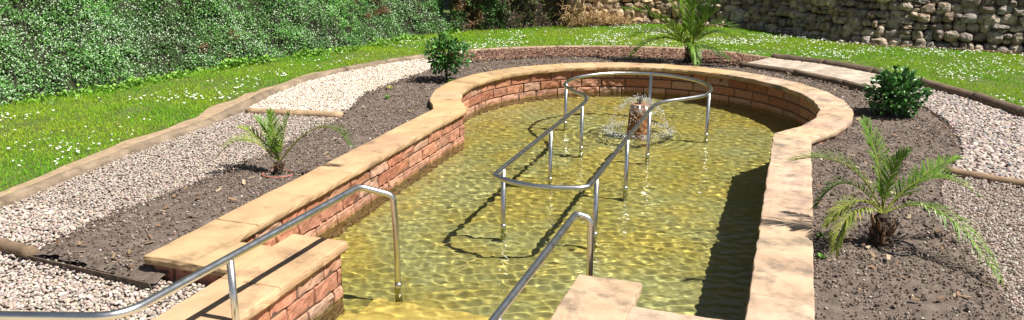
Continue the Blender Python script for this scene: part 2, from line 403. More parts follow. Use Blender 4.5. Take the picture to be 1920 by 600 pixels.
k = ((cx ** 2 + cyy ** 2) < 2.50 ** 2) | ((abs(cx) < 1.975) & (cyy < -1.4) & (cyy > -6.42)) | ((cx > -1.13) & (cx < .82) & (cyy < -6.3) & (cyy > -6.80))
V, F2, _ = compact(np.stack([gx, gy, zz], -1).reshape(-1, 3), F[k])
water = props(mk('water', V, F2, M['water'], smooth=True), kind='structure')
water.cycles.is_caustics_caster = True

# ------------------------------------------------------------------ brickwork
PAL = np.array([(.43, .19, .11), (.47, .225, .135), (.39, .165, .10), (.49, .26, .17), (.44, .21, .14), (.46, .28, .20)])
def brick_face(mb, path, inward, zrows, rng, pal=PAL, length=.37, alg=True):
    """rock-faced blocks along a 2-D path; inward(+1/-1) picks the side of the visible face"""
    path = np.asarray(path, float); seg = np.linalg.norm(np.diff(path, axis=0), axis=1); s = np.concatenate([[0], np.cumsum(seg)]); T = s[-1]
    def at(t):
        p = np.stack([np.interp(t, s, path[:, 0]), np.interp(t, s, path[:, 1])], -1)
        q = np.stack([np.interp(np.clip(t + .01, 0, T), s, path[:, 0]) - np.interp(np.clip(t - .01, 0, T), s, path[:, 0]),
                      np.interp(np.clip(t + .01, 0, T), s, path[:, 1]) - np.interp(np.clip(t - .01, 0, T), s, path[:, 1])], -1)
        q /= np.linalg.norm(q, axis=-1, keepdims=True) + 1e-12
        return p, np.stack([-q[..., 1], q[..., 0]], -1) * inward
    # mortar backing
    p, nn = at(resample(np.c_[s], .12)[:, 0] if T > .2 else np.array([0, T])); n = len(p)
    V = np.concatenate([np.c_[p - nn * .008, np.full(n, zrows[0][0])], np.c_[p - nn * .008, np.full(n, zrows[-1][1])]]); i = np.arange(n - 1)
    mb.add(V, np.stack([i, i + 1, n + i + 1, n + i], 1), (.13, .085, .06))
    for r, (z0, z1) in enumerate(zrows):
        t = -length * (.5 if r % 2 else 0.) + rng.uniform(-.03, .03)
        while t < T - .03:
            L_ = length * rng.uniform(.88, 1.12); a, b = max(0, t), min(T, t + L_); t += L_
            if b - a < .045: continue
            nu, nv = 11, 7; u = np.array([0, .03, .1, .22, .36, .5, .64, .78, .9, .97, 1]); v = np.array([0, .07, .25, .5, .75, .93, 1]); U, Vv = np.meshgrid(u, v, indexing='ij')
            g = .0035; ss = a + g + (b - a - 2 * g) * U; zq = z0 + .005 + (z1 - z0 - .010) * Vv
            P, Nn = at(ss); edge = (U == 0) | (U == 1) | (Vv == 0) | (Vv == 1)
            q3 = np.stack([P[..., 0], P[..., 1], zq], -1)
            dep = np.where(edge, -.014, .004 + .026 * fbm(q3 * 20, 3, 9) + rng.uniform(-.005, .007))
            q3[..., :2] += Nn * dep[..., None]
            c = pal[rng.integers(len(pal))] * rng.uniform(.82, 1.18)
            c = np.repeat(c[None], nu * nv, 0)
            if alg:
                zz1 = q3[..., 2].reshape(-1) + .02 * fbm(q3.reshape(-1, 3) * 7, 2, 17); a1 = np.clip((.035 - zz1) / .03, 0, 1)[:, None]; a2 = np.clip(1 - abs(zz1 - .065) / .035, 0, 1)[:, None] * .45
                c = c * (1 - a2) + np.array([.56, .43, .35]) * a2; c = c * (1 - a1) + (c * .35 + np.array([.10, .09, .02])) * a1
            F = gridfaces(nu, nv)
            mb.add(q3.reshape(-1, 3), F if inward < 0 else F[:, ::-1], c)
ROWS = [(-.3175, -.1775), (-.1775, -.0375), (-.0375, .1025), (.1025, .2425), (.2425, .3815)]
def stone(a, b, c, d, z1=ZC, th=.075, rough=(1, 1, 1, 1), rng=RNG, tint=1.0, nx=10, ny=7):
    """coping stone from plan corners a,b (one long side) and d,c (other); rough-faced flanks"""
    a, b, c, d = [np.array(p, float) for p in (a, b, c, d)]
    u = np.linspace(0, 1, nx); v = np.linspace(0, 1, ny); U, W = np.meshgrid(u, v, indexing='ij')
    P = (a * ((1 - U) * (1 - W))[..., None] + b * (U * (1 - W))[..., None] + c * (U * W)[..., None] + d * ((1 - U) * W)[..., None])
    cen = (a + b + c + d) / 4
    sh = rng.uniform(-.002, .002)
    z = z1 + sh + .004 * fbm2(P[..., 0], P[..., 1], 5, 2, 12)
    per = [(i, 0) for i in range(nx)] + [(nx - 1, j) for j in range(1, ny)] + [(i, ny - 1) for i in range(nx - 2, -1, -1)] + [(0, j) for j in range(ny - 2, 0, -1)]
    idx = np.array([i * ny + j for i, j in per]); pts = np.stack([P[..., 0], P[..., 1], z], -1).reshape(-1, 3)
    on = pts[idx]; m_ = len(idx)
    prev, nxt = on[np.arange(m_) - 1], on[(np.arange(m_) + 1) % m_]; t = nxt - prev; t = t[:, :2] / (np.linalg.norm(t[:, :2], axis=1, keepdims=True) + 1e-9)
    nn = np.stack([t[:, 1], -t[:, 0]], 1); flip = np.sum(nn * (on[:, :2] - cen), 1) < 0; nn[flip] *= -1
    corner = np.array([(i in (0, nx - 1)) and (j in (0, ny - 1)) for i, j in per])
    side = np.array([0 if j == 0 else 2 if j == ny - 1 else 1 if i == nx - 1 else 3 for i, j in per]); rf = np.array(rough)[side]
    edge_n = fbm(on * 14, 3, 21) * .007 * rf
    pts[idx, :2] += nn * (edge_n - .004)[:, None]; pts[idx, 2] -= .004 + .004 * rf * abs(fbm(on * 14, 2, 5))
    rings = [pts]; last = idx; F = [gridfaces(nx, ny)]; base = len(pts); faces = []
    for zf in (.12, .4, .75, 1.0):
        q = on.copy(); q[:, 2] = z1 - th * zf + (sh if zf < 1 else 0)
        dsp = rf * (.010 * math.sin(math.pi * min(zf, .95)) + .016 * fbm(np.c_[on[:, :2], q[:, 2]] * 19, 3, 31))
        if zf == 1.0: dsp = dsp * .4 - .006
        q[:, :2] += nn * (dsp + edge_n)[:, None]
        new = base + np.arange(m_); base += m_; rings.append(q)
        faces.append(np.stack([last, np.roll(last, -1), np.roll(new, -1), new], 1)); last = new
    V = np.concatenate(rings + [np.array([[*cen, z1 - th]])]); cc = len(V) - 1
    tri = np.stack([np.roll(last, -1), np.full(m_, cc), last], 1)
    cl = np.ones((len(V), 3)) * tint * rng.uniform(.93, 1.07) * np.array([1, rng.uniform(.97, 1.03), rng.uniform(.93, 1.05)])
    return V, [np.concatenate([F[0]] + faces), tri], cl
def add_stone(parent, mat, *a, **k):
    V, F, C = stone(*a, **k); o = mk('coping_stone', V, F, mat, parent, col=C); fix_normals(o); return o
def fix_normals(o):
    import bmesh
    bm = bmesh.new(); bm.from_mesh(o.data); bmesh.ops.recalc_face_normals(bm, faces=bm.faces); bm.to_mesh(o.data); bm.free()

rb = np.random.default_rng(5)
pool = thing('pool_wall', 'keyhole-shaped brick pool wall with wide sandstone coping', 'pool wall', (0, 0, 0))
mb = MB()
Ri, Ro, Wi, Wo = 2.46, 2.795, 1.942, 2.265
yi = -math.sqrt(Ri ** 2 - Wi ** 2); ai = math.atan2(yi, Wi); yo = -math.sqrt(Ro ** 2 - Wo ** 2); ao = math.atan2(yo, Wo)
brick_face(mb, arc(Ri, ai, math.pi - ai, 120), +1, ROWS, rb)
brick_face(mb, [(-Wi, yi), (-Wi, -6.385)], +1, ROWS, rb)
brick_face(mb, [(Wi, -6.485), (Wi, yi)], +1, ROWS, rb)
brick_face(mb, [(-Wi, -6.385), (-1.495, -6.385)], +1, ROWS, rb)
brick_face(mb, [(1.16, -6.485), (Wi, -6.485)], +1, ROWS, rb)
OR = [(.1025, .2425), (.2425, .3815)]
brick_face(mb, arc(Ro, ao, math.pi - ao, 120), -1, OR, rb, alg=False)
brick_face(mb, [(-Wo, yo), (-Wo, -6.775)], -1, OR, rb, alg=False)
brick_face(mb, [(Wo, -6.815), (Wo, yo)], -1, OR, rb, alg=False)
brick_face(mb, [(-Wo, -6.775), (-1.495, -6.775)], -1, OR, rb, alg=False)
brick_face(mb, [(1.16, -6.815), (Wo, -6.815)], -1, OR, rb, alg=False)
bw = mb.build('brickwork', M['brick'], pool)
G = .005
def straight(sx, y0, y1, n, mat):
    ys = np.linspace(y0, y1, n + 1)
    for q in range(n):
        xi, xo = sx * 1.907, sx * 2.30
        add_stone(pool, mat, (xi, ys[q] - G), (xi, ys[q + 1] + G), (xo, ys[q + 1] + G), (xo, ys[q] - G), tint=rb.uniform(.95, 1.05))
# ring stones
ci = math.atan2(-math.sqrt(2.425 ** 2 - 1.907 ** 2), 1.907); co = math.atan2(-math.sqrt(2.83 ** 2 - 2.30 ** 2), 2.30)
NR = 20
for q in range(NR):
    f0, f1 = q / NR, (q + 1) / NR
    a0, a1 = ci + (math.pi - 2 * ci) * f0, ci + (math.pi - 2 * ci) * f1; b0, b1 = co + (math.pi - 2 * co) * f0, co + (math.pi - 2 * co) * f1
    e = .0009
    P = lambda R, a: (R * math.cos(a), R * math.sin(a))
    add_stone(pool, M['coping_grey'] if q < 8 else M['coping'], P(2.425, a0 + e), P(2.425, a1 - e), P(2.83, b1 - e), P(2.83, b0 + e), tint=rb.uniform(.93, 1.05))
add_stone(pool, M['coping'], (-1.907, -1.52), (-1.907, -2.25), (-2.30, -2.25), (-2.30, -1.668))
straight(-1, -2.255, -6.0, 5, M['coping'])
add_stone(pool, M['coping_grey'], (1.907, -1.52), (1.907, -2.1), (2.30, -2.1), (2.30, -1.668))
straight(1, -2.105, -6.0, 5, M['coping_grey'])
# corner + return stones at the stair end
add_stone(pool, M['coping'], (-1.907, -6.005), (-1.907, -6.81), (-2.30, -6.81), (-2.30, -6.005))
add_stone(pool, M['coping'], (-1.902, -6.352), (-1.535, -6.352), (-1.535, -6.812), (-1.902, -6.812))
add_stone(pool, M['coping_grey'], (1.907, -6.005), (1.907, -6.85), (2.30, -6.85), (2.30, -6.005))
add_stone(pool, M['coping_grey'], (1.205, -6.45), (1.902, -6.45), (1.902, -6.85), (1.205, -6.85))

def stair_wall(x0, x1, label, mat, y0=-6.07, yend=-8.9):
    t = thing('stair_wall', label, 'low wall', ((x0 + x1) / 2, (y0 + yend) / 2, 0))
    mb = MB(); i = .035
    brick_face(mb, [(x1 - i, yend), (x1 - i, y0 - i)], -1, ROWS, rb, pal=PAL[[1, 3, 4, 5]] * 1.12)
    brick_face(mb, [(x0 + i, y0 - i), (x0 + i, yend)], -1, ROWS, rb)
    brick_face(mb, [(x1 - i, y0 - i), (x0 + i, y0 - i)], -1, ROWS, rb)
    inv(mb.build('brickwork', M['brick']), t)
    ys = [y0, y0 - .88, y0 - 1.72, yend]
    for q in range(3):
        V, F, C = stone((x0, ys[q] - G), (x0, ys[q + 1] + G), (x1, ys[q + 1] + G), (x1, ys[q] - G), th=.085, nx=14)
        o = mk('coping_stone', V, F, mat, col=C); fix_normals(o); inv(o, t)
stair_wall(-1.53, -1.06, 'low brick stair wall with buff slab crossed by the handrail shadow', M['coping'])
stair_wall(.765, 1.20, 'low stair wall capped by a pale slab behind the short right handrail', M['coping_grey'])

# steps going down into the water
st = thing('pool_steps', 'algae-stained yellow stone steps leading down into the pool water', 'steps', (-.13, -6.5, 0))
def box(x0, x1, y0, y1, z0, z1):
    V = np.array([(x, y, z) for x in (x0, x1) for y in (y0, y1) for z in (z0, z1)]); F = np.array([(0, 1, 3, 2), (4, 6, 7, 5), (0, 4, 5, 1), (2, 3, 7, 6), (0, 2, 6, 4), (1, 5, 7, 3)]); return V, F
def bevel_obj(o, w=.008):
    md = o.modifiers.new('bevel', 'BEVEL'); md.width = w; md.segments = 2
for (x0, y1, z1, x1) in ((-.93, -5.885, -.20, .70), (-.955, -6.30, -.045, .70), (-1.09, -6.79, .12, .79), (-1.09, -7.24, .28, .79), (-1.09, -7.7, ZC - .02, .79)):
    V, F = box(x0, x1, y1 - .60, y1, -.33, z1)
    o = mk('step', V, F, M['step'] if z1 < 0 else M['concrete']); bevel_obj(o); inv(o, st)
    if z1 < 0: o.cycles.is_caustics_receiver = True
for o_ in (bw,): o_.cycles.is_caustics_receiver = True
props(polysheet('landing', [(-4.4, -14), (5, -14), (5, -8.3), (-1.09, -8.3), (-1.09, -8.35), (-4.4, -8.9)], .40, M['concrete']), kind='structure')

# ------------------------------------------------------------------ handrails
TR = .0245
def post(par, x, y, z1, z0=-.315, r=.0225):
    V, F = tube([(x, y, z0), (x, y, .03), (x, y, z1)], r, 16); o = mk('post', V, F, M['steel'], smooth=True); inv(o, par)
    V, F = tube([(x, y, -.005), (x, y, .045)], r + .003, 16); c = mk('collar', V, F, M['steel'], smooth=True); c.parent = o; return o
hr = thing('handrail', 'long polished steel handrail over the buff slab, bent down into the water', 'handrail', (-1.0, -7, 0), 'steel handrails')
pth = [(-3.2, -8.95, .86), (-1.08, -8.27, .86), (-.98, -5.97, .86), (-.765, -5.85, .775), (-.755, -5.84, .70)]
V, F = tube(fillet(pth[:3], .16, 8)[:-1].tolist() + fillet([(-1.02, -6.5, .86)] + pth[2:4] + [(-.755, -5.84, .5), (-.755, -5.84, -.27)], .05, 5)[1:].tolist(), TR, 18)
inv(mk('top_rail', V, F, M['steel'], smooth=True), hr)
V, F = tube([(-.755, -5.84, .0), (-.755, -5.84, .05)], TR + .003, 16); inv(mk('collar', V, F, M['steel'], smooth=True), hr)
V, F = tube([(-1.035, -7.45, .2), (-1.035, -7.45, .85)], .0225, 16); inv(mk('post', V, F, M['steel'], smooth=True), hr)
hr2 = thing('handrail', 'short steel handrail rising in front of the pale right-hand slab', 'handrail', (.7, -7, 0), 'steel handrails')
V, F = tube(fillet([(1.6, -8.6, .80), (.68, -8.3, .80), (.68, -5.87, .81), (.785, -5.85, .779), (.79, -5.86, .4), (.79, -5.86, -.3)], .05, 6), TR, 18)
inv(mk('top_rail', V, F, M['steel'], smooth=True), hr2)
V, F = tube([(.68, -7.5, .2), (.68, -7.5, .79)], .0225, 16); inv(mk('post', V, F, M['steel'], smooth=True), hr2)

kr = thing('keyhole_rail', 'keyhole-shaped steel rail standing on posts in the water around the fountain', 'handrail', (.02, -2, 0), 'steel handrails')
key = [(-.425, -4.50), (-.42, -3.6), (-.415, -2.78), (-.41, -2.0), (-.405, -1.55), (-.405, -1.3), (-.425, -1.08), (-.52, -.82), (-.75, -.56), (-.93, -.28)]
c0 = (.023, .056)
for a in np.linspace(R_(184), R_(-10), 15): key.append((c0[0] + .996 * math.cos(a), c0[1] + .996 * math.sin(a)))
key += [(.95, -.32), (.78, -.56), (.56, -.82), (.465, -1.08), (.445, -1.3), (.445, -1.55), (.447, -2.0), (.45, -2.78), (.455, -3.6), (.458, -4.52)]
zk = .585
top = catmull([(*p, zk) for p in key], 8)
front = catmull([(.458, -4.52, zk), (.445, -4.575, zk), (.36, -4.64, zk), (.08, -4.71, zk), (-.2, -4.665, zk), (-.40, -4.545, zk), (-.425, -4.50, zk)], 6)
V, F = tube(np.concatenate([top[:-1], front[:-1]]), TR, 16, closed=True)
inv(mk('top_rail', V, F, M['steel'], smooth=True), kr)
for (x, y) in [(-.41, -4.32), (-.41, -2.75), (.452, -4.23), (.45, -2.8), (-.402, -1.38), (.447, -1.42), (-.945, -.15), (1.02, -.15), (.04, 1.05)]:
    post(kr, x, y, zk)

# ------------------------------------------------------------------ fountain
ft = thing('fountain', 'small rough terracotta column fountain with bell of water, inside the keyhole rail', 'fountain', (.1, -.15, 0))
nu, nv = 48, 34; a = np.linspace(0, 2 * np.pi, nu, endpoint=False); V = []
for j in range(nv):
    z = -.32 + (.70) * j / (nv - 1); r = .175 - .05 * (z + .32) / .7
    q = np.stack([np.cos(a) * r, np.sin(a) * r, np.full(nu, z)], 1)
    gro = .010 * np.abs(np.sin(a * 3 + z * 34)) ** .6 + .018 * fbm(q * 34, 3, 14)
    q[:, :2] *= (1 + (gro - .008) / r)[:, None]; V.append(q)
V.append(np.array([[0, 0, .385]])); V = np.concatenate(V) + np.array([.1, -.15, 0]); i = np.arange(nu); F = []
for j in range(nv - 1): F.append(np.stack([j * nu + i, j * nu + (i + 1) % nu, (j + 1) * nu + (i + 1) % nu, (j + 1) * nu + i], 1))
tt = np.stack([(nv - 1) * nu + i, (nv - 1) * nu + (i + 1) % nu, np.full(nu, nv * nu)], 1)
cl = np.array([.31, .145, .06]) * (1 + .7 * fbm(V * 26, 3, 15))[:, None]
inv(mk('column', V, [np.concatenate(F), tt], M['brick'], smooth=False, col=np.clip(cl, .02, 1)), ft)
V, F = tube([(.1, -.15, .37), (.1, -.15, .415), (.1, -.15, .416), (.1, -.15, .445), (.1, -.15, .446), (.1, -.15, .46)], [.028, .028, .04, .04, .026, .026], 20)
inv(mk('nozzle', V, F, M['nozzle'], smooth=False), ft)
# bell of water: thin film near the top, breaking into drops
rf = np.random.default_rng(21)
H0, RR = .46, .46
def bell(t):   # t 0..1.. radius, height
    return .03 + RR * .94 * t, H0 + .10 * t - .60 * t * t
nu, nv = 64, 16; t = np.linspace(0, .62, nv); V = []
for q in t:
    r, z = bell(q); aa = np.linspace(0, 2 * np.pi, nu, endpoint=False); rr_ = r * (1 + .05 * q * np.sin(aa * 7) + .04 * q * np.sin(aa * 17 + 1)); V.append(np.stack([rr_ * np.cos(aa), rr_ * np.sin(aa), np.full(nu, z) + .01 * q * np.sin(aa * 11)], 1))
V = np.concatenate(V) + np.array([.1, -.15, 0]); i = np.arange(nu)
F = np.concatenate([np.stack([j * nu + i, j * nu + (i + 1) % nu, (j + 1) * nu + (i + 1) % nu, (j + 1) * nu + i], 1) for j in range(nv - 1)])
keep = np.ones(len(F), bool); fc = V[F].mean(1); keep &= ~((np.hypot(fc[:, 0] - .1, fc[:, 1] + .15) > .12) & (fbm(fc * 13, 2, 17) > .02))
V, F, _ = compact(V, F[keep])
inv(mk('water_film', V, F, M['film'], smooth=True), ft)
P, sc = [], []
n = 800; tq = rf.beta(2.2, 1.5, n); aq = rf.uniform(0, 2 * np.pi, n)
aq = np.where(rf.random(n) < .7, (np.floor(aq * 4.2) + rf.normal(0, .14, n)) / 4.2, aq)
r, z = bell(tq); rj = rf.normal(0, .018, n); P.append(np.stack([.1 + (r + rj) * np.cos(aq), -.15 + (r + rj) * np.sin(aq), np.maximum(.004, z + rf.normal(0, .02, n))], 1))
sc.append(np.stack([s0 := rf.uniform(.002, .0046, n), s0, s0 * rf.uniform(1., 3.2, n)], 1))
n = 1000; aq = rf.uniform(0, 2 * np.pi, n); r = rf.normal(.43, .06, n); P.append(np.stack([.1 + r * np.cos(aq), -.15 + r * np.sin(aq), abs(rf.normal(0, .02, n)) + .002], 1))
sc.append(np.stack([s0 := rf.uniform(.002, .006, n), s0, s0 * rf.uniform(.5, 1.2, n)], 1))
P = np.concatenate(P); sc = np.concatenate(sc)
V, F, C = scatter(ICO1, P, np.repeat(np.eye(3)[None], len(P), 0), sc, np.ones((len(P), 3)))
o = mk('water_drops', V, F, M['spray'], smooth=True); inv(o, ft); o['kind'] = 'stuff'

# ------------------------------------------------------------------ timber edging
rl = np.random.default_rng(9)
def log(pts, r, label, tone=(1, 1, 1), z=.36, group=None, flat=1.0, name='edging_log', cat='log'):
    pts = resample(np.asarray(pts, float), .09); n = len(pts)
    mid = pts[n // 2]; P = np.c_[pts, np.full(n, z)]
    V, F = tube(P, r * (1 + .06 * rl.normal(size=n).cumsum() / max(1, n ** .5) * .5), 14)
    ax = np.interp(np.arange(len(V)), [0, len(V)], [0, 1])
    ctr = np.concatenate([np.repeat(P, 14, 0), [P[0]], [P[-1]]])
    off = V - ctr; off[:, 2] *= flat; off *= (1 + .16 * fbm(V * np.array([5, 5, 9]), 3, 41))[:, None]; V = ctr + off
    c = np.array(tone) * rl.uniform(.88, 1.12) * (1 + .5 * fbm(V * 7, 2, 44))[:, None]
    o = mk(name, V - np.array([*mid, z]), F, M['log'], smooth=True, col=np.clip(c, .1, 3)); o.location = (*mid, z)
    return props(o, label, cat, group)
GL = 'round timbers edging the left gravel path'
def sub(P, a, b):
    P = np.array(P[a:b + 1], float); P[0] += (P[1] - P[0]) / np.linalg.norm(P[1] - P[0]) * .006; P[-1] -= (P[-1] - P[-2]) / np.linalg.norm(P[-1] - P[-2]) * .006; return P
pale = (.80, .81, .80)
for a, b, lab in ((0, 2, 'grey-brown edging timber running out of the bottom left corner of the photo'), (2, 4, 'long grey edging timber beside the pink gravel, ending near the left palm fronds'),
                  (4, 6, 'weathered edging timber between dirt strip and gravel, above the small left palm'), (6, 8, 'curved edging timber at the junction with the short divider log'),
                  (8, 9, 'edging timber where the pale chipping path begins to curve'), (9, 10, 'edging timber beside the widest stretch of white chippings'),
                  (10, 11, 'edging timber beside white chippings under the flowering bank'), (11, 12, 'last edging timber of the white chippings, nearest the round-headed bush')):
    log(sub(EDGE_L, a, b), .078, lab, tone=pale, z=.325, group=GL, flat=.95)
for a, lab in ((0, 'thin pale edging between mulch and daisies, just behind the small bush'), (1, 'thin pale edging right of the small bush at the mulch bend'), (2, 'thin pale edging in front of the dark shaded shrubs'),
               (3, 'thin pale edging below the dry fern clump'), (4, 'thin pale edging left of the tall palm'), (5, 'thin pale edging behind the tall palm'), (6, 'thin pale edging running up to the log path')):
    log(sub(EDGE_B, a, a + 1), .05, lab, tone=(1.15, 1.12, 1.08), z=.335, group='thin edging behind the mulch')
dk = (.52, .5, .48)
for a, lab in ((0, 'dark round edging log behind the first half of the pale log path'), (1, 'dark round edging log behind the second half of the pale log path'), (2, 'dark edging log just behind the dense round bush'),
               (3, 'dark edging log between lawn and large pale stones, right of the bush'), (4, 'dark edging log at the far right, meeting the photo edge'), (5, 'dark edging log just outside the right side of the photo')):
    log(sub(EDGE_R, a, a + 1), .08, lab, tone=dk, z=.385, group='dark round logs edging the right lawn')
log(sub(EDGE_R, 6, 8), .08, 'dark edging log beyond the right frame beside the pink gravel', tone=dk, z=.385)
for a, lab in ((0, 'dark front log of the log path nearest the tall palm'), (1, 'dark middle log along the front of the log path'), (2, 'dark front log of the log path ending at the dense bush')):
    log(sub(FRONT_R, a, a + 1), .06, lab, tone=dk, z=.37, group='dark logs in front of the log path')
log([(-4.72, -2.26), (-3.42, -2.05)], .055, 'short round log dividing white chippings from pink gravel on the left', tone=(1.25, 1.15, .95), z=.345, cat='log')
log([(-5.2, -6.55), (-3.75, -6.78), (-3.36, -6.83)], .052, 'cut grey log end beside the bottom left corner of the soil bed', tone=(.9, .85, .8), z=.325)
log([(3.62, -2.12), (3.94, -2.25), (4.4, -2.41), (5.2, -2.6)], .05, 'thin divider log between large pale stones and pink gravel on the right', tone=(.95, .85, .75), z=.345)
# half-round slats of the log path
NS = 17; A = resample(FRONT_R, .01); B = resample(EDGE_R[:3], .01); A = resample(A, 3.2 / 400); B = resample(np.array(EDGE_R[:4]), 3.2 / 400)
ordn = ['first', 'second', 'third', 'fourth', 'fifth', 'sixth', 'seventh', 'eighth', 'ninth', 'tenth', 'eleventh', 'twelfth', 'thirteenth', 'fourteenth', 'fifteenth', 'sixteenth', 'seventeenth']
for q in range(NS):
    f = (q + .5) / NS; a = A[int(f * (len(A) - 1))]; b = B[int(f * (len(B) - 1) * .86)]
    f2 = (q + 1) / NS; wA = np.linalg.norm(A[int(f2 * (len(A) - 1))] - A[int(q / NS * (len(A) - 1))]); wB = np.linalg.norm(B[int(f2 * (len(B) - 1) * .86)] - B[int(q / NS * (len(B) - 1) * .86)])
    d = (b - a) / np.linalg.norm(b - a); a2 = a + d * .05; b2 = b - d * .06; sd_ = np.array([-d[1], d[0]])
    wa, wb = wA * .482, wB * .482; ln_ = np.linalg.norm(b2 - a2); rd = wb * .75; out = [a2 - sd_ * wa, a2 + sd_ * wa]
    for th in np.linspace(0, math.pi, 9): out.append(b2 - d * rd + sd_ * wb * math.cos(th) + d * rd * math.sin(th))
    no = len(out); z1 = .392 + rl.uniform(-.003, .003); V = np.array([(*p_, .34) for p_ in out] + [(*p_, z1) for p_ in out]); i = np.arange(no)
    F = [np.stack([i, (i + 1) % no, no + (i + 1) % no, no + i], 1), np.array([list(range(no, 2 * no)), list(range(no))[::-1]])]
    c = np.array([1.45, 1.62, 1.86]) * rl.uniform(.88, 1.12)
    m0 = (a2 + b2) / 2; o = mk('path_slat', V - np.array([*m0, .35]), F, M['log'], col=c); o.location = (*m0, .35); fix_normals(o); bevel_obj(o, .007)
    props(o, f'pale half-round log slat, {ordn[q]} from the tall palm end of the log path', 'log slat', 'half-round slats of the log path')
# dark edging sheet at the foot of the soil bed
V, F = box(0, 1.26, -.007, 0, -.05, .012); o = mk('edging_strip', V, F, M['liner']); o.location = (-3.39, -6.86, .31); o.rotation_euler = (R_(14), 0, R_(-4.5))
props(o, 'thin dark edging strip across the foot of the left soil bed', 'edging strip')

# ------------------------------------------------------------------ stones and mulch
def pebtemplates(sub, k, rng, rough=.25):
    out = []
    for i in range(k):
        V, F = sub; V = V * (1 + rough * fbm(V * 1.3, 2, 50 + i))[:, None]; out.append((V, F))
    return out
def pebbles(name, poly, n, size, pal, seed, holes=(), flat=.6, z=.33, zfun=None, sub=ICO1, mat='stone_bits', tilt=.5, smooth=True, layers=.02, accept=None):
    rng = np.random.default_rng(seed); poly = np.asarray(poly); lo, hi = poly.min(0), poly.max(0)
    x = rng.uniform(lo[0], hi[0], n * 3); y = rng.uniform(lo[1], hi[1], n * 3); k = in_poly(x, y, poly)
    for hq in holes: k &= ~in_poly(x, y, hq)
    if accept is not None: k &= accept(x, y, rng)
    x, y = x[k][:n], y[k][:n]; n = len(x)
    s = size[0] + (size[1] - size[0]) * rng.beta(1.6, 2.6, n)
    zz_ = (z if zfun is None else zfun(x, y)) + rng.uniform(0, 1, n) * layers
    sc3 = np.stack([s * rng.uniform(.85, 1.25, n), s * rng.uniform(.65, .95, n), s * flat * rng.uniform(.7, 1.2, n)], 1) / 2
    pal = np.asarray(pal); c = pal[rng.integers(len(pal), size=n)] * rng.uniform(.8, 1.2, (n, 1)) * (1 + rng.normal(0, .04, (n, 3)))
    mb = MB(); T = pebtemplates(sub, 5, rng); pick = rng.integers(5, size=n); Rm = rots(n, rng, tilt)
    for i in range(5):
        q = pick == i
        if q.any(): mb.add(*scatter(T[i], np.stack([x, y, zz_], 1)[q], Rm[q], sc3[q], c[q]))
    o = mb.build(name, M[mat], smooth=smooth); return o
PINK = [(.42, .345, .30), (.45, .385, .335), (.37, .305, .27), (.49, .43, .38), (.36, .32, .295), (.42, .325, .28), (.53, .49, .44), (.33, .285, .26), (.42, .365, .30)]
PALE = [(.44, .36, .32), (.38, .32, .29), (.50, .43, .39), (.33, .29, .28), (.42, .33, .28), (.30, .29, .29), (.56, .50, .45)]
WHITE = [(.72, .65, .56), (.64, .56, .48), (.78, .73, .66), (.55, .47, .40), (.70, .60, .50)]
MULCH = [(.16, .085, .06), (.24, .13, .09), (.11, .06, .045), (.30, .18, .12), (.36, .25, .18), (.20, .10, .07)]
SOILC = [(.14, .105, .085), (.18, .14, .115), (.09, .065, .052), (.23, .185, .155), (.34, .28, .24), (.19, .14, .11)]
left_far = [(-4.78, -2.20), (-4.74, -4.37), (-4.60, -5.6), (-4.5, -6.0)] + [p for p in SOIL_L[2:10]][:0] + [(-3.40, -6.0), (-3.38, -5.42), (-3.33, -4.89), (-3.36, -4.32), (-3.30, -3.94), (-3.34, -3.18), (-3.40, -2.10)]
left_near = [(-4.5, -6.0), (-4.48, -8.9), (-1.5, -8.6), (-1.5, -6.78), (-2.16, -6.84), (-3.40, -6.80), (-3.42, -6.0)]
props(pebbles('pink_gravel', left_far, 15500, (.017, .038), PINK, 101, z=.322), kind='stuff')
g2 = props(pebbles('river_pebbles', left_near, 22000, (.017, .043), PINK + [(.70, .64, .58)], 102, zfun=zlow, sub=ICO2, layers=.03), kind='stuff')
chips = [(-4.85, -2.12), (-3.44, -1.98), (-3.63, -1.4), (-3.84, -.69), (-3.85, .17), (-3.82, .9), (-3.78, 1.7), (-3.75, 2.2), (-4.30, 2.65), (-4.72, 1.82), (-5.03, .93), (-5.16, -.07), (-5.05, -1.21)]
props(pebbles('white_chippings', chips, 19000, (.016, .034), WHITE, 103, z=.325, flat=.7, smooth=False, tilt=1.), kind='stuff')
rup = [(3.28, 1.98), (3.9, 2.78), (4.5, 1.85), (4.9, .92), (5.2, 0), (5.33, -1.2), (5.35, -2.6), (4.4, -2.36), (3.66, -2.10), (3.84, -1.51), (3.96, -.88), (4.0, -.06), (3.93, .52), (3.77, 1.32), (3.5, 1.7)]
props(pebbles('large_pale_stones', rup, 8500, (.026, .072), PALE, 104, z=.33, flat=.62, sub=ICO2, layers=.03), kind='stuff')
rlo = [(3.66, -2.2), (4.4, -2.46), (5.3, -2.65), (5.3, -5), (5.1, -8), (3.62, -8), (3.6, -6), (3.55, -5.02), (3.49, -4.64), (3.45, -4.07), (3.45, -3.23), (3.5, -2.72)]
props(pebbles('crushed_gravel', rlo, 20000, (.016, .036), PINK, 105, z=.325, smooth=False, tilt=1.), kind='stuff')
mul = [(-3.75, 2.25), (-4.25, 2.7), (-3.80, 3.5), (-3.2, 4.03), (-2.4, 4.57), (-1.08, 5.06), (.06, 5.18), (1.0, 4.97), (1.6, 4.55), (1.15, 3.68), (.2, 4.05), (-.9, 3.98), (-1.9, 3.62), (-2.7, 3.13), (-3.4, 2.45)]
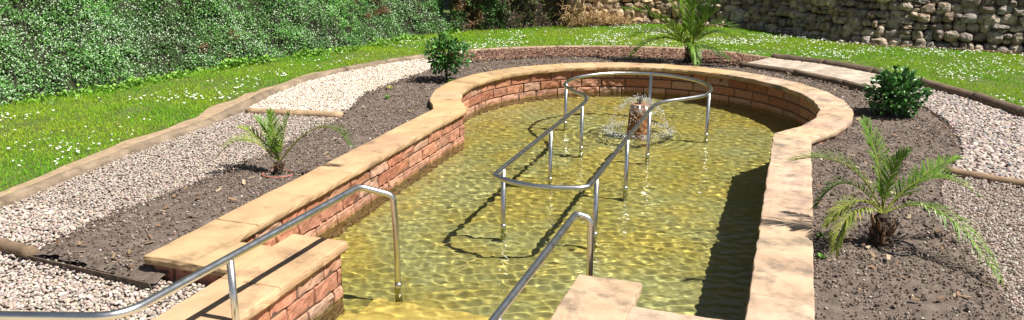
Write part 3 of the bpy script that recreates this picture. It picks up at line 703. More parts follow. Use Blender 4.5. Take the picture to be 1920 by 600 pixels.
def chipmesh(name, poly, n, seed, pal, z=.33, holes=()):
    rng = np.random.default_rng(seed); poly = np.asarray(poly); lo, hi = poly.min(0), poly.max(0)
    x = rng.uniform(lo[0], hi[0], n * 3); y = rng.uniform(lo[1], hi[1], n * 3); k = in_poly(x, y, poly)
    for hq in holes: k &= ~in_poly(x, y, hq)
    x, y = x[k][:n], y[k][:n]; n = len(x)
    V0 = np.array([(-1, -1, 0), (1, -.7, 0), (1.1, .8, 0), (-.9, 1, 0), (-1, -1, 1), (1, -.7, 1), (1.1, .8, 1), (-.9, 1, 1.)]); F0 = np.array([(4, 5, 6, 7), (0, 1, 5, 4), (1, 2, 6, 5), (2, 3, 7, 6), (3, 0, 4, 7)])
    s = rng.uniform(.012, .036, n); sc = np.stack([s, s * rng.uniform(.25, .6, n), rng.uniform(.003, .008, n)], 1)
    c = np.asarray(pal)[rng.integers(len(pal), size=n)] * rng.uniform(.75, 1.25, (n, 1))
    V, F, C = scatter((V0, F0), np.stack([x, y, z + rng.uniform(0, .035, n)], 1), rots(n, rng, .5), sc, c); return mk(name, V, F, M['soil_bits'], col=C)
props(chipmesh('bark_mulch', mul, 15000, 106, MULCH, z=.333), kind='stuff')
def zsoil(x, y): return .345 + .022 * fbm2(x, y, 2.2, 3, 1) + .030 * np.maximum(0, fbm2(x, y, 14, 3, 2)) + .004
props(pebbles('soil_crumbs', SOILP, 48000, (.008, .032), SOILC, 107, holes=[FP_OUT, [(-2.3, -8), (2.33, -8), (2.33, -6.3), (-2.3, -6.3)]], zfun=zsoil, flat=.8, smooth=False, tilt=1.5, layers=.006,
              accept=lambda x, y, r: (r.random(len(x)) < .55 + .9 * fbm2(x, y, 3, 2, 77))), kind='stuff')
props(pebbles('stray_pebbles', SOILP, 1500, (.010, .040), PINK + WHITE, 108, holes=[FP_OUT, [(-2.3, -8), (2.33, -8), (2.33, -6.3), (-2.3, -6.3)]], zfun=zsoil, flat=.6, layers=.004,
              accept=lambda x, y, r: r.random(len(x)) < .25 + .9 * np.exp(-dist_poly(x, y, SOIL_L + SOIL_R) / .12)), kind='stuff')

props(pebbles('soil_clods', SOILP, 1300, (.025, .07), SOILC[:4], 109, holes=[FP_OUT, [(-2.3, -8), (2.33, -8), (2.33, -6.3), (-2.3, -6.3)]], zfun=zsoil, flat=.7, smooth=False, tilt=1.5, layers=.004, sub=ICO2, mat='soil',
              accept=lambda x, y, r: (r.random(len(x)) < .3 + 1.2 * fbm2(x, y, 1.6, 2, 79))), kind='stuff')
props(chipmesh('dead_leaf_bits', SOILP, 420, 110, [(.30, .20, .12), (.22, .13, .08), (.42, .33, .22)], z=.352, holes=[FP_OUT, [(-2.3, -8), (2.33, -8), (2.33, -6.3), (-2.3, -6.3)]]), kind='stuff')
# ------------------------------------------------------------------ lawn: grass and daisies
BL = (np.array([(-.5, 0, 0), (.5, 0, 0), (-.38, .12, .55), (.38, .12, .55), (0, .42, 1.0)]), [np.array([(0, 1, 3, 2)]), np.array([(2, 3, 4)])])
LAWN = HEDGE + RECESS[1:] + [(-2.4, 8.5), (-1.8, 8.95), (-.9, 9.2), (.3, 9.3), (1.2, 9.0), (2.1, 8.25), (2.8, 7.55), (3.7, 7.1), (4.7, 7.0), (6.6, 6.8), (9.5, 6.4), (9, -2), (5.5, -1.2)] + EDGE_R[6::-1] + EDGE_B[-2:0:-1] + EDGE_L[::-1]
def visible(x, y, mg=.04):      # only plant what a camera near the photo's could see
    d0, d1, d2 = x - 2.0268, y + 11.2449, .4 - 2.8144
    f = -.30881677 * d0 + .90896839 * d1 - .28001549 * d2; r = .94641349 * d0 + .32292604 * d1
    return (f > .5) & (abs(r / f) < .617 + .16) & (y > -8)
def grassfield(n, seed, name):
    rng = np.random.default_rng(seed); P = np.asarray(LAWN); lo, hi = P.min(0), P.max(0)
    x = rng.uniform(lo[0], hi[0], n * 3); y = rng.uniform(max(lo[1], -8), hi[1], n * 3); k = in_poly(x, y, P) & visible(x, y); x, y = x[k], y[k]
    dl = dist_poly(x, y, DIRT_OUT[::3]); dc = dist_poly(x, y, EDGE_L); indirt = (dc < .5) & in_poly(x, y, np.concatenate([DIRT_IN, DIRT_OUT[::-1]]))
    k = ~(indirt & (rng.random(len(x)) < .97)) & (dist_poly(x, y, EDGE_R) > .09) & (dist_poly(x, y, EDGE_B) > .06); x, y = x[k], y[k]
    thin = fbm2(x, y, 1.3, 3, 61); k = rng.random(len(x)) < np.clip(1.0 - 1.3 * np.maximum(0, thin - .18) * 2, .25, 1); x, y = x[k][:n], y[k][:n]; n = len(x); thin = fbm2(x, y, 1.3, 3, 61)
    tall = fbm2(x, y, 2.5, 3, 62); dh = dist_poly(x, y, HEDGE + RECESS[1:])
    hgt = (.026 + .020 * rng.random(n)) * (1 + .8 * tall) + .05 * np.exp(-dh / .15) * rng.random(n)
    w = rng.uniform(.004, .0075, n); c = np.array([.28, .52, .022]) * rng.uniform(.7, 1.3, (n, 1))
    c = c * (1 + np.array([.45, .12, 0]) * (fbm2(x, y, .9, 3, 63) * 1.6)[:, None]); yel = rng.random(n) < .09 + .12 * (thin > .1); c[yel] = np.array([.42, .38, .10]) * rng.uniform(.7, 1.2, (yel.sum(), 1))
    V, F, C = scatter(BL, np.stack([x, y, np.full(n, .352)], 1), rots(n, rng, .42), np.stack([w, hgt, hgt], 1), np.clip(c, .01, 1))
    return props(mk(name, V, F, M['grass'], col=C), kind='stuff')
grassfield(330000, 201, 'grass')
def daisies(seed):
    rng = np.random.default_rng(seed); P = np.asarray(LAWN); n = 90000; lo, hi = P.min(0), P.max(0)
    x = rng.uniform(lo[0], hi[0], n); y = rng.uniform(-7, hi[1], n); k = in_poly(x, y, P) & visible(x, y) & (dist_poly(x, y, EDGE_L) > .28) & (dist_poly(x, y, EDGE_R) > .25)
    x, y = x[k], y[k]; cl = fbm2(x, y, 1.1, 2, 71) + .55 * fbm2(x, y, 4.5, 2, 72)
    dh = dist_poly(x, y, HEDGE + RECESS[1:])
    dens = np.clip((cl - .12) * 1.3, 0, 1) ** 1.3 + .012
    dens += .5 * np.clip(fbm2(x, y, 2.2, 2, 78) * 2.2 - .25, 0, 1) * (x < -4.5) * np.clip(1.4 - dist_poly(x, y, EDGE_L), 0, 1); back = (y > 3.2); dens = np.where(back, np.clip((cl + .10) * 1.3, 0, 1) * .8 + .03, dens); dens *= np.clip((dh - .25) / .5, 0.05, 1)
    k = rng.random(len(x)) < dens * 1.0; x, y = x[k], y[k]; n = len(x)
    a = np.linspace(0, 2 * np.pi, 8, endpoint=False); V0 = np.concatenate([[(0, 0, .25)], np.stack([np.cos(a), np.sin(a), np.zeros(8)], 1), np.stack([np.cos(a) * .35, np.sin(a) * .35, np.full(8, .35)], 1)])
    i = np.arange(8); F0 = [np.stack([1 + i, 1 + (i + 1) % 8, 9 + (i + 1) % 8, 9 + i], 1), np.stack([np.zeros(8, int), 9 + i, 9 + (i + 1) % 8], 1)]
    s = rng.uniform(.010, .018, n); V, F, C = scatter((V0, F0), np.stack([x, y, .352 + .036 + rng.uniform(0, .025, n)], 1), rots(n, rng, .35), s, np.ones((n, 3)) * np.array([.86, .86, .84]))
    C = C.reshape(n, 17, 3); C[:, 0] = (.8, .6, .05); C = C.reshape(-1, 3)
    return props(mk('daisies', V, F, M['petal'], col=C), kind='stuff')
daisies(202)

# ------------------------------------------------------------------ flowering bank on the left
def smooth_line(L, step=.12): return resample(catmull(L, 8), step)
def bank(name, line, length, slope, seed, mat, amp=.22, n_v=60):
    B = smooth_line(line); d = np.gradient(B, axis=0); nn = np.stack([-d[:, 1], d[:, 0]], 1)
    for _ in range(12): nn[1:-1] = (nn[:-2] + nn[1:-1] + nn[2:]) / 3
    nn /= np.linalg.norm(nn, axis=1, keepdims=True)      # points away from the pool
    v = np.linspace(0, length, n_v)
    def surf(si, v_, lift=0.):
        b = np.stack([np.interp(si, np.arange(len(B)), B[:, q]) for q in (0, 1)], -1); n2 = np.stack([np.interp(si, np.arange(len(B)), nn[:, q]) for q in (0, 1)], -1)
        hor = v_ * math.cos(slope); ver = v_ * math.sin(slope)
        p = np.stack([b[..., 0] + n2[..., 0] * hor, b[..., 1] + n2[..., 1] * hor, .34 + ver], -1)
        N3 = np.stack([-n2[..., 0] * math.sin(slope), -n2[..., 1] * math.sin(slope), np.full(np.shape(v_), math.cos(slope))], -1)
        dsp = amp * fbm(p * 1.5, 2, seed) + amp * .75 * fbm(p * 3.4, 2, seed + 3) + lift
        dsp = dsp * np.clip(v_ / .25 + .25, 0, 1)
        return p + N3 * dsp[..., None], N3
    SI, VV = np.meshgrid(np.arange(len(B)).astype(float), v, indexing='ij'); P, _ = surf(SI, VV)
    o = mk(name, P.reshape(-1, 3), gridfaces(*SI.shape)[:, ::-1], mat, smooth=True); return props(o, kind='structure'), surf, len(B)
SL = R_(56)
bk, surf, nb = bank('bank', HEDGE, 5.5, SL, 80, M['bank'], amp=.24)
LF = (np.array([(0, 0, 0), (.5, .5, .12), (0, 1., .0), (-.5, .5, .12)]), np.array([(0, 1, 2, 3)]))
def hedge_leaves(n, seed, surf, nb, vmax, name, pal, size, flower, fl_n, s0=0.):
    rng = np.random.default_rng(seed); si = rng.uniform(s0, nb - 1, n); v = vmax * rng.random(n) ** .9
    lift = rng.uniform(-.02, .10, n); P, N3 = surf(si, v, lift); k = visible(P[:, 0], P[:, 1]); P, N3 = P[k], N3[k]; n = len(P)
    dark = fbm(P * 7, 2, 81)
    D = rng.normal(0, 1, (n, 3)) + np.array([.2, -.2, .2]); Nn = N3 + rng.normal(0, .55, (n, 3)) + np.array([.15, -.1, .35])
    c = np.asarray(pal)[rng.integers(len(pal), size=n)] * rng.uniform(.7, 1.35, (n, 1)) * (1 + .9 * fbm(P * 1.3, 3, 83))[:, None]
    br = fbm(P * np.array([.9, .9, 1.6]), 3, 95) > .37; c[br] = np.array([.22, .13, .06]) * rng.uniform(.6, 1.3, (br.sum(), 1))
    k = rng.random(n) < np.clip(.66 + 2.0 * dark, .08, 1)       # gaps
    s = rng.uniform(*size, n); V, F, C = scatter(LF, P[k], frames(D[k], Nn[k]), np.stack([s * .62, s, s], 1)[k], np.clip(c[k], .005, 1))
    o = props(mk(name, V, F, M['leaf'], col=C), kind='stuff')
    if fl_n:
        m_ = fl_n; si = rng.uniform(s0, nb - 1, m_); v = vmax * rng.random(m_) ** .9; P, N3 = surf(si, v, rng.uniform(.05, .115, m_)); k = visible(P[:, 0], P[:, 1]) & (rng.random(m_) < np.clip(.5 + 1.0 * fbm(P * 1.6, 3, 85) + 1.2 * fbm(P * 9, 2, 86), .04, 1)); P, N3 = P[k], N3[k]; m_ = len(P)
        s = rng.uniform(.006, .013, m_); Nn = N3 + rng.normal(0, .4, (m_, 3)) + np.array([.2, -.1, .3]); a = np.linspace(0, 2 * np.pi, 5, endpoint=False)
        T = (np.stack([np.cos(a), np.sin(a), .2 * np.cos(2 * a)], 1), np.arange(5)[None])
        V, F, C = scatter(T, P, frames(rng.normal(0, 1, (m_, 3)), Nn), s, np.array(flower) * rng.uniform(.75, 1.1, (m_, 1)))
        props(mk('bank_blossom', V, F, M['petal'], col=C), kind='stuff')
    return o
HP = [(.12, .32, .055), (.085, .24, .045), (.17, .38, .08), (.055, .17, .035), (.24, .42, .15)]
hedge_leaves(235000, 301, surf, nb, 2.7, 'bank_foliage', HP, (.022, .040), (.50, .66, .44), 52000)
# brown patches of dead twigs
# ------------------------------------------------------------------ shaded recess, stone wall, added unseen slope
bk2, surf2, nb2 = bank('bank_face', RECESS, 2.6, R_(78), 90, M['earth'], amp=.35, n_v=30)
hedge_leaves(14000, 303, surf2, nb2 * .42, 2.4, 'bank_foliage', [(.06, .15, .035), (.04, .10, .025), (.09, .18, .045)], (.03, .06), None, 0)  # leaf greens darkened to stand in for shade at this end of the bank
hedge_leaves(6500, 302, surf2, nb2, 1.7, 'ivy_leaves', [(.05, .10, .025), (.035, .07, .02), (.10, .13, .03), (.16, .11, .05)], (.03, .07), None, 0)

def rubble_wall(seed):
    rng = np.random.default_rng(seed); L = smooth_line(WALL, .1); s = np.arange(len(L)) * .1 * (1.0); d = np.gradient(L, axis=0); nn = np.stack([d[:, 1], -d[:, 0]], 1); nn /= np.linalg.norm(nn, axis=1, keepdims=True)
    T = (len(L) - 1) * np.linalg.norm(L[1] - L[0]); ss = np.linspace(0, T, len(L))
    t = thing('stone_wall', 'rough dry rubble stone wall across the back of the garden', 'stone wall', (1, 8.5, 0))
    at = lambda q: (np.array([np.interp(q, ss, L[:, 0]), np.interp(q, ss, L[:, 1])]), np.array([np.interp(q, ss, nn[:, 0]), np.interp(q, ss, nn[:, 1])]))
    # backing
    n = len(L); V = np.concatenate([np.c_[L - nn * .06, np.full(n, .2)], np.c_[L - nn * .52, np.full(n, 2.4)], np.c_[L - nn * 1.1, np.full(n, 2.4)]]); i = np.arange(n - 1)
    F = np.concatenate([np.stack([i, i + 1, n + i + 1, n + i], 1), np.stack([n + i, n + i + 1, 2 * n + i + 1, 2 * n + i], 1)])
    inv(mk('wall_core', V, F, M['earth']), t)
    mb = MB(); z = .30; row = 0
    pal = 1.25 * np.array([(.33, .285, .24), (.40, .35, .30), (.27, .24, .22), (.44, .39, .33), (.33, .26, .205), (.30, .28, .27), (.24, .20, .175), (.46, .40, .32)])
    hs = np.zeros(n) + z
    while z < 2.35:
        h = rng.uniform(.13, .23); q = rng.uniform(-.3, 0)
        while q < T:
            big = rng.random() < .16; w = rng.uniform(.12, .30) * (1.5 if big else 1); p, nv_ = at(np.clip(q + w / 2, 0, T)); hh = h * rng.uniform(.8, 1.12) * (1.35 if big else 1)
            if rng.random() < .2: # two small stones stacked
                parts_ = [(z + h * .27, h * .5), (z + h * .75, h * .5)]
            else: parts_ = [(z + h / 2 + rng.uniform(-.03, .03), hh)]
            for zc_, h2 in parts_:
                X, F0 = ICO3; X = np.sign(X) * np.abs(X) ** rng.uniform(.65, .9); X = X / np.max(np.abs(X))
                dep = rng.uniform(.10, .20); Y = X * np.array([w * .53, dep, h2 * .54])
                a_ = rng.normal(0, .09); Y = Y @ np.array([[math.cos(a_), 0, math.sin(a_)], [0, 1, 0], [-math.sin(a_), 0, math.cos(a_)]])
                o3 = rng.uniform(0, 40, 3); Y = Y * (1 + .34 * fbm(X * 1.1 + o3, 2, 3) + .20 * fbm(X * 3.2 + o3, 2, 5) + .10 * fbm(X * 8 + o3, 3, 5))[:, None]
                tx = np.array([-nv_[1], nv_[0]]); bp = p - nv_ * (.02 + (zc_ - .3) * .22) + nv_ * rng.uniform(-.05, .07)
                W = np.stack([bp[0] + Y[:, 0] * tx[0] - Y[:, 1] * nv_[0] * -1, bp[1] + Y[:, 0] * tx[1] + Y[:, 1] * nv_[1], zc_ + Y[:, 2]], 1)
                c = pal[rng.integers(len(pal))] * rng.uniform(.8, 1.25)
                if q < 2.8: c = c * np.array([1.25, 1.12, .9])
                mb.add(W, F0, c)
            q += w * .98
        z += h * .93; row += 1
    o = mb.build('stonework', M['rock'], smooth=False); inv(o, t); fix_normals(o)
    return at, T
at, TW = rubble_wall(401)

# debris strip at the foot of the wall
rng = np.random.default_rng(402); deb = []
foot = []
for q in np.linspace(.2, TW, 90):
    p, nv_ = at(q); foot.append(p)
outer = [f + np.array(at(q)[1]) * (.30 + .25 * fbm2(f[0], f[1], 1.2, 2, 9)) for f, q in zip(foot, np.linspace(.2, TW, 90))]
DEB = np.array(foot + outer[::-1])
props(chipmesh('leaf_litter', DEB, 9000, 403, [(.30, .20, .12), (.22, .13, .08), (.40, .28, .17), (.16, .10, .06), (.26, .20, .15)], z=.36), kind='stuff')
props(pebbles('wall_rubble', DEB, 420, (.03, .12), [(.36, .30, .24), (.28, .24, .20), (.42, .35, .26)], 404, z=.38, flat=.7, sub=ICO2, mat='rock', smooth=False), kind='stuff')

# unseen planted slope behind wall and bank, added to darken the water's reflections
HL = np.array([(-30, -20), (-13.5, -9), (-12.0, -3), (-11.2, 1), (-10, 5), (-8, 8.5), (-4.6, 10.8), (-1.5, 11.4), (2.0, 10.8), (5.0, 9.3), (11, 8.4), (30, 2)], float)
HLs = resample(catmull(HL, 6), .5); d = np.gradient(HLs, axis=0); nn = np.stack([-d[:, 1], d[:, 0]], 1); nn /= np.linalg.norm(nn, axis=1, keepdims=True)
prof = [(-3.2, .5), (-1.6, 1.9), (0, 2.6), (2.5, 6.0), (5, 9.0), (12, 13), (30, 15)]
V = []
for j, (dq, z) in enumerate(prof):
    q = HLs + nn * dq; V.append(np.c_[q, z + .9 * fbm2(q[:, 0], q[:, 1], .35, 3, 7) * (j > 2)])
keepj = 2
V = np.stack(V[keepj:], 0); F = gridfaces(V.shape[0], V.shape[1]); props(mk('added_hillside', V.reshape(-1, 3), F, M['bank'], smooth=True), kind='structure')
rng = np.random.default_rng(405); n = 26000
ii = rng.integers(0, V.shape[1] - 1, n); jj = rng.uniform(0, 2.6, n); j0 = jj.astype(int); f = (jj - j0)[:, None]; P = V[j0, ii] * (1 - f) + V[j0 + 1, ii] * f + rng.uniform(-.5, .5, (n, 3)) * np.array([1, 1, .0]); P[:, 2] += rng.uniform(0, 1.3, n) ** 2
P = P[(np.abs(P[:, 0]) < 20)]; n = len(P)
Vv, Ff, Cc = scatter(LF, P, rots(n, rng, 1.5), rng.uniform(.12, .30, n), np.array([.05, .10, .025]) * rng.uniform(.6, 1.4, (n, 1)))
props(mk('added_hillside_shrubs', Vv, Ff, M['leaf'], col=Cc), kind='stuff')

# ------------------------------------------------------------------ leafy plants
LEAF = (np.array([(0, 0, 0), (.30, .28, .07), (.36, .55, .08), (.2, .82, .03), (0, 1, -.06), (-.2, .82, .03), (-.36, .55, .08), (-.30, .28, .07), (0, .5, 0)]),
        [np.array([(0, 1, 2, 8), (8, 2, 3, 4), (0, 8, 6, 7), (8, 4, 5, 6)])])
def crown_mesh(center, rad, n, size, pal, seed, shell=.45, holes=.9, lumps=.25):
    rng = np.random.default_rng(seed); u = rng.normal(size=(n, 3)); u /= np.linalg.norm(u, axis=1, keepdims=True)
    lump = 1 + lumps * fbm(u * 2.1, 2, seed) * 1.6
    r = (1 - shell * rng.random(n) ** 1.6) * lump; P = u * r[:, None] * np.array(rad)
    k = fbm(P * (1.9 / np.mean(rad)) * 1.3, 2, seed + 2) > -.32 / holes; P, u = P[k], u[k]; n = len(P)
    D = u + rng.normal(0, .55, (n, 3)) + np.array([0, 0, .15]); Nn = u * .5 + np.array([0, 0, .9]) + rng.normal(0, .35, (n, 3))
    c = np.asarray(pal)[rng.integers(len(pal), size=n)] * rng.uniform(.75, 1.3, (n, 1)); s = rng.uniform(*size, n)
    return scatter(LEAF, P + np.array(center), frames(D, Nn), np.stack([s * .8, s, s], 1), c)
def bush(label, loc, crown_c, rad, n, seed, stem_h, pal):
    t = thing('laurel_bush', label, 'bush', loc)
    V, F, C = crown_mesh(crown_c, rad, n, (.055, .095), pal, seed, shell=.75, lumps=.3); mk('crown', V, F, M['gloss_leaf'], t, col=C, smooth=False)
    mb = MB(); rng = np.random.default_rng(seed + 1)
    mb.add(*tube([(0, 0, -.05), (.01, .0, stem_h * .6), (0, .0, stem_h)], [.017, .015, .012], 8))
    for q in range(12):
        a = rng.uniform(0, 6.28); e = np.array(crown_c) + np.array([math.cos(a) * rad[0] * .7, math.sin(a) * rad[1] * .7, rng.uniform(-.3, .6) * rad[2]])
        s0 = np.array([0, 0, stem_h * rng.uniform(.5, 1)]); mb.add(*tube([s0, (s0 + e) / 2 + np.array([0, 0, .04]), e], [.009, .006, .003], 6))
    mb.build('stem', M['bark'], t, smooth=True); return t
GP = [(.045, .14, .028), (.07, .20, .04), (.03, .09, .02), (.11, .26, .06)]
bush('small round-headed glossy bush on a bare stem beside the white chippings', (-3.09, .60, .35), (0, 0, .43), (.33, .33, .27), 900, 501, .32, GP)
bush('dense round glossy bush growing from the soil at the end of the log path', (3.35, .42, .35), (0, 0, .31), (.33, .32, .305), 1350, 502, .2, GP)

# ------------------------------------------------------------------ palms
def frond(crown, mid, tip, L, seed, pal, npair, width=.011, parent=None, base_frac=.16):
    droop = 1 + 4.5 * max(0, (crown[2] - tip[2]) / .3)
    rng = np.random.default_rng(seed); c, md, tp = [np.array(q, float) for q in (crown, mid, tip)]; L = L * min(1.15, .35 + np.linalg.norm(tp - c) / .95 * (.19 / L) ** .5 * .75)
    ctrl = 2 * md - .5 * (c + tp); t = np.linspace(0, 1, 22)[:, None]; P = (1 - t) ** 2 * c + 2 * t * (1 - t) * ctrl + t * t * tp
    mb = MB(); pal = np.asarray(pal); stalk = np.array([.30, .33, .07])
    mb.add(*tube(P, np.linspace(.009, .0022, 22) * (L / .2) ** .5, 6), stalk)
    tq = np.repeat(np.linspace(base_frac, .985, npair), 2) + rng.uniform(-.008, .008, npair * 2); sgn = np.tile([1, -1], npair); n = len(tq)
    q = tq[:, None]; B = (1 - q) ** 2 * c + 2 * q * (1 - q) * ctrl + q * q * tp; T = 2 * (1 - q) * (ctrl - c) + 2 * q * (tp - ctrl); T /= np.linalg.norm(T, axis=1, keepdims=True)
    up = np.array([0, 0, 1.]); hz = tp - c; hz[2] = 0; hz = hz / (np.linalg.norm(hz) + 1e-6)
    side = np.cross(hz, up); side = side / np.linalg.norm(side); Sd = np.repeat(side[None], n, 0); Nm = np.cross(Sd, T); Nm /= np.linalg.norm(Nm, axis=1, keepdims=True)
    a = np.radians(54 - 32 * tq + rng.normal(0, 5, n)); ln = L * np.clip(np.sin(np.pi * (.12 + .80 * tq)) ** .7, .25, 1) * rng.uniform(.86, 1.1, n)
    D = T * np.cos(a)[:, None] + Sd * (np.sin(a) * sgn)[:, None] + Nm * (.30 + rng.normal(0, .10, n))[:, None]; D /= np.linalg.norm(D, axis=1, keepdims=True)
    W = np.cross(D, Nm); W /= np.linalg.norm(W, axis=1, keepdims=True); w = width * rng.uniform(.8, 1.15, n)
    dr = np.array([0, 0, -1.]) * (ln * .10 * min(droop, 5))[:, None]
    p0, p1, p2, p3 = B, B + D * (ln * .35)[:, None], B + D * (ln * .72)[:, None] + dr * .45, B + D * ln[:, None] + dr * 1.25
    fold = Nm * (w * .25)[:, None]
    V = np.stack([p0 - W * (w * .3)[:, None], p0 + W * (w * .3)[:, None], p1 - W * (w * .5)[:, None] + fold, p1 + W * (w * .5)[:, None] + fold, p2 - W * (w * .38)[:, None] + fold, p2 + W * (w * .38)[:, None] + fold, p3], 1)
    F0 = [np.array([(0, 1, 3, 2), (2, 3, 5, 4)]), np.array([(4, 5, 6)])]; off = (np.arange(n) * 7)[:, None, None]
    cc = pal[rng.integers(len(pal), size=n)] * rng.uniform(.8, 1.2, (n, 1))
    mb.add(V.reshape(-1, 3), [(f[None] + off).reshape(-1, f.shape[1]) for f in F0], np.repeat(cc, 7, 0))
    o = mb.build('frond', M['palm']); inv(o, parent); return o
def palm(label, base, crown, fronds, L, npair, trunk_r, trunk_h, seed, width, pals):
    t = thing('palm', label, 'palm', base); rng = np.random.default_rng(seed)
    n = 20; a = np.linspace(0, 2 * np.pi, n, endpoint=False); V = []; nz = 16
    for j in range(nz):
        f = j / (nz - 1); z = -.04 + f * (trunk_h + .06); r = trunk_r * (1.05 - .45 * f ** 1.5) * (1 + .16 * np.sin(a * 5 + j * 1.9) * np.abs(np.sin(j * 1.3))) * (1 + .10 * rng.normal(size=n)); V.append(np.stack([r * np.cos(a) + (crown[0] - base[0]) * f, r * np.sin(a) + (crown[1] - base[1]) * f, np.full(n, z)], 1))
    V.append(np.array([[crown[0] - base[0], crown[1] - base[1], trunk_h + .05]])); V = np.concatenate(V); i = np.arange(n)
    F = [np.concatenate([np.stack([j * n + i, j * n + (i + 1) % n, (j + 1) * n + (i + 1) % n, (j + 1) * n + i], 1) for j in range(nz - 1)]), np.stack([(nz - 1) * n + i, (nz - 1) * n + (i + 1) % n, np.full(n, nz * n)], 1)]
    tr = mk('trunk', V, F, M['bark'], t)
    mb = MB()
    for q in range(26):   # old leaf bases
        aa = rng.uniform(0, 6.28); f = rng.uniform(.1, 1); p = np.array([(crown[0] - base[0]) * f + math.cos(aa) * trunk_r * .85, (crown[1] - base[1]) * f + math.sin(aa) * trunk_r * .85, trunk_h * f]); dv = np.array([math.cos(aa) * .035, math.sin(aa) * .035, .06]) * trunk_r / .08
        mb.add(*tube([p - dv * .4, p, p + dv], [.016 * trunk_r / .08, .014 * trunk_r / .08, .004], 6), (.6, .42, .25))
    mb.build('leaf_base', M['soil_bits'], t).data.materials[0] = M['dry'] if 'dry' in M else M['bark']
    for q, (md, tp) in enumerate(fronds): frond(crown, md, tp, L, seed * 10 + q, pals[q % len(pals)] if isinstance(pals[0], list) else pals, npair, width, t)
    return t
M['dry'] = pmat('dry_fibre', (.26, .16, .09), (.12, .07, .04), 30, .95, .6, 80)
GA = [(.14, .27, .03), (.20, .33, .045), (.10, .20, .025)]
GY = [(.28, .34, .05), (.22, .32, .05), (.34, .36, .08)]
GD = [(.07, .15, .03), (.10, .18, .03)]
palm('largest-leaved low palm in the right soil bed, fronds reaching over the coping', (2.83, -4.5, .35), (2.81, -4.51, .60), [
    ([2.51, -4.53, 0.97], [2.1, -4.59, 0.99]), ([2.52, -4.6, 0.85], [2.31, -4.68, 0.66]), ([2.73, -4.37, 1.0], [2.6, -4.26, 1.27]), 
    ([2.84, -4.44, 0.9], [2.94, -4.36, 1.08]), ([3.13, -4.34, 0.88], [3.54, -4.15, 0.7]), ([3.1, -4.2, 0.85], [3.38, -3.89, 0.94]), ([3.20, -4.52, 0.67], [3.54, -5.06, 0.40]),
    ([2.57, -4.77, 0.67], [2.47, -4.99, 0.43]), ([2.59, -4.69, 0.74], [2.39, -4.86, 0.57])],
    .19, 42, .085, .22, 61, .0105, [GA, GD, GA, GA, GA, GA, GA, GY, GY])
palm('small yellowish palm in the left soil bed beside the pool wall', (-2.74, -4.5, .35), (-2.72, -4.49, .46), [
    ([-3.02, -4.59, 0.7], [-3.31, -4.69, 0.5]), ([-2.85, -4.43, 0.71], [-3.01, -4.38, 0.87]), ([-2.77, -4.46, 0.75], [-2.83, -4.43, 0.96]), ([-2.65, -4.47, 0.77], [-2.58, -4.45, 0.97]),
    ([-2.3, -4.4, 0.84], [-1.99, -4.35, 0.67]), ([-2.92, -4.43, 0.65], [-3.22, -4.4, 0.76])],
    .20, 32, .05, .10, 62, .0105, [GY, GA, GA, GA, GD, GY])
palm('tall palm behind the pool with fronds rising past the stone wall', (.27, 3.72, .35), (.28, 3.72, .62), [
    ([.01, 3.68, 1.21], [-.39, 3.65, 1.71]), ([.28, 3.71, 1.27], [.32, 3.78, 1.9]), ([.56, 3.86, 1.22], [.87, 4.08, 1.67]), ([-.34, 3.66, 1.11], [-.95, 3.67, 1.24]),
    ([-.21, 3.39, .8], [-.66, 3.13, .51]), ([.76, 3.77, 1.05], [1.42, 3.95, .62]), ([.37, 3.43, .7], [.47, 3.2, .44]), ([-.22, 3.55, .89], [-.75, 3.4, .79]), ([.62, 3.94, .86], [1.07, 4.25, .72]),
    ([.09, 3.44, .92], [-.2, 3.18, 1.21]), ([.46, 3.62, 1.01], [.72, 3.6, 1.29]), ([.58, 3.56, .65], [.97, 3.47, .49]), ([.12, 3.85, 1.2], [-.05, 4.0, 1.7]), ([.45, 3.9, 1.2], [.55, 4.2, 1.75])],
    .27, 46, .09, .25, 63, .019, [GA, GA, GD])
def ring(label, x, y, r, mat, tilt=0.):
    a = np.linspace(0, 2 * np.pi, 40, endpoint=False); V, F = tube(np.stack([np.cos(a) * r, np.sin(a) * r, 0 * a], 1), .008, 8, closed=True)
    o = mk('planting_ring', V, F, mat, smooth=True); o.location = (x, y, .358); o.rotation_euler = (tilt, 0, 0); props(o, label, 'plastic ring')
ring('black plastic ring sunk in the soil beside the right palm trunk', 2.93, -4.56, .14, M['rubber'], R_(3))
ring('faded pink plastic ring around the small left palm', -2.72, -4.52, .15, M['ring_pink'], R_(-3))

# overhanging shrub that shades the recess (its leaves start just above the photo's top edge)
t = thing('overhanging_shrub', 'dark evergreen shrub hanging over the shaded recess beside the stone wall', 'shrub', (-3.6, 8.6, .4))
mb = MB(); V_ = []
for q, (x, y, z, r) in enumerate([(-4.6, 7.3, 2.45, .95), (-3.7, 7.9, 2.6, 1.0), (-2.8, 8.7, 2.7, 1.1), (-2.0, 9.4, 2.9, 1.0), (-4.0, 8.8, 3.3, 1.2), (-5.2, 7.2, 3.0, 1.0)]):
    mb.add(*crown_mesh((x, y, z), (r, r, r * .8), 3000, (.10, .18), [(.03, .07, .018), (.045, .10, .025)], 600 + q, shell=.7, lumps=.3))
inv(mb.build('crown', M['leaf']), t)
V, F = tube([(-3.9, 9.3, 1.0), (-3.8, 9.0, 2.0), (-3.6, 8.6, 2.8)], [.14, .11, .07], 10); inv(mk('trunk', V, F, M['bark'], smooth=True), t)

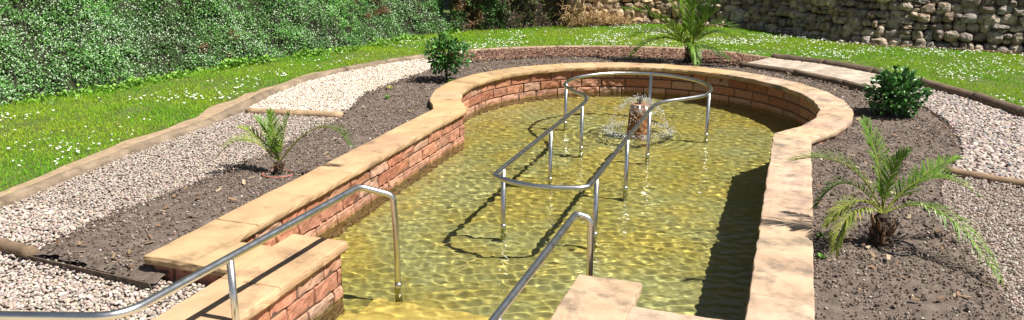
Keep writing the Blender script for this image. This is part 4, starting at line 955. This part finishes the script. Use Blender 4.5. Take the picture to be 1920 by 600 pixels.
# dry fern clump at the left end of the stone wall
rng = np.random.default_rng(88); n = 900
t0 = rng.uniform(0, 1, n); P = np.stack([-3.1 + t0 * 1.3 + rng.normal(0, .1, n), 7.75 + t0 * 1.0 - .15 + rng.normal(0, .08, n), .38 + np.abs(rng.normal(0, .28, n)) * (1.1 - t0)], 1)
V, F, C = scatter(BL, P, rots(n, rng, 1.4), np.stack([rng.uniform(.01, .02, n), rng.uniform(.1, .3, n), rng.uniform(.1, .3, n)], 1), np.array([.50, .34, .17]) * rng.uniform(.6, 1.25, (n, 1)))
props(mk('dry_fern', V, F, M['petal'], col=C), 'clump of dry tan fern at the left end of the stone wall', 'dry fern')

# small weeds
def weed(label, x, y, r, seed, pal, z=.36):
    rng = np.random.default_rng(seed); n = 22; a = rng.uniform(0, 6.28, n); D = np.stack([np.cos(a), np.sin(a), rng.uniform(.3, 1.3, n)], 1)
    s_ = rng.uniform(.5, 1, n) * r; V, F, C = scatter(LEAF, D * r * .15, frames(D, np.tile([0, 0, 1.], (n, 1))), np.stack([s_ * .6, s_, s_], 1), np.asarray(pal)[rng.integers(len(pal), size=n)])
    o = mk('weed', V, F, M['leaf'], col=C); o.location = (x, y, z); props(o, label, 'weed', 'small weeds in the soil')
WG = [(.12, .30, .04), (.20, .38, .06)]
weed('small green weed in the soil between white chippings and the pool corner', -3.33, -.95, .06, 1, WG)
weed('yellowish seedling in the soil just above the green weed', -3.60, -.35, .07, 2, [(.40, .40, .10)])
weed('green weed sprouting at the foot of the round-headed bush', -2.93, .42, .09, 3, WG)
weed('tiny weed against the right coping below the palm frond', 2.36, -4.55, .05, 4, WG)
weed('tiny weed against the right coping, nearest the camera', 2.37, -5.0, .045, 5, WG)
# lush sprouts along the foot of the bank
rng = np.random.default_rng(91); HB = smooth_line(HEDGE, .05); n = 5200; i = rng.integers(0, len(HB), n); dn = rng.normal(0, .10, n); P = np.stack([HB[i, 0] + .14 + dn, HB[i, 1] - .06 + dn * .4, np.full(n, .37)], 1)
P[:, 2] += rng.uniform(0, .16, n) * np.clip(.3 + 1.6 * fbm2(P[:, 0], P[:, 1], 2.2, 2, 55), 0, 1); k = visible(P[:, 0], P[:, 1]) & (fbm2(P[:, 0], P[:, 1], 2.2, 2, 55) > -.1); P = P[k]; n = len(P)
V, F, C = scatter(LF, P, rots(n, rng, 1.), rng.uniform(.03, .075, n), np.array([.24, .46, .06]) * rng.uniform(.5, 1.2, (n, 1)))
props(mk('bank_sprouts', V, F, M['leaf'], col=C), kind='stuff')

for o in S.objects:
    if o.type == 'MESH' and o.name.split('.')[0] in ('post', 'top_rail', 'column', 'collar', 'step', 'brickwork'): o.cycles.is_caustics_receiver = True
for o in S.objects:
    if o.parent is None and 'category' in o and 'kind' not in o: o['kind'] = 'thing'
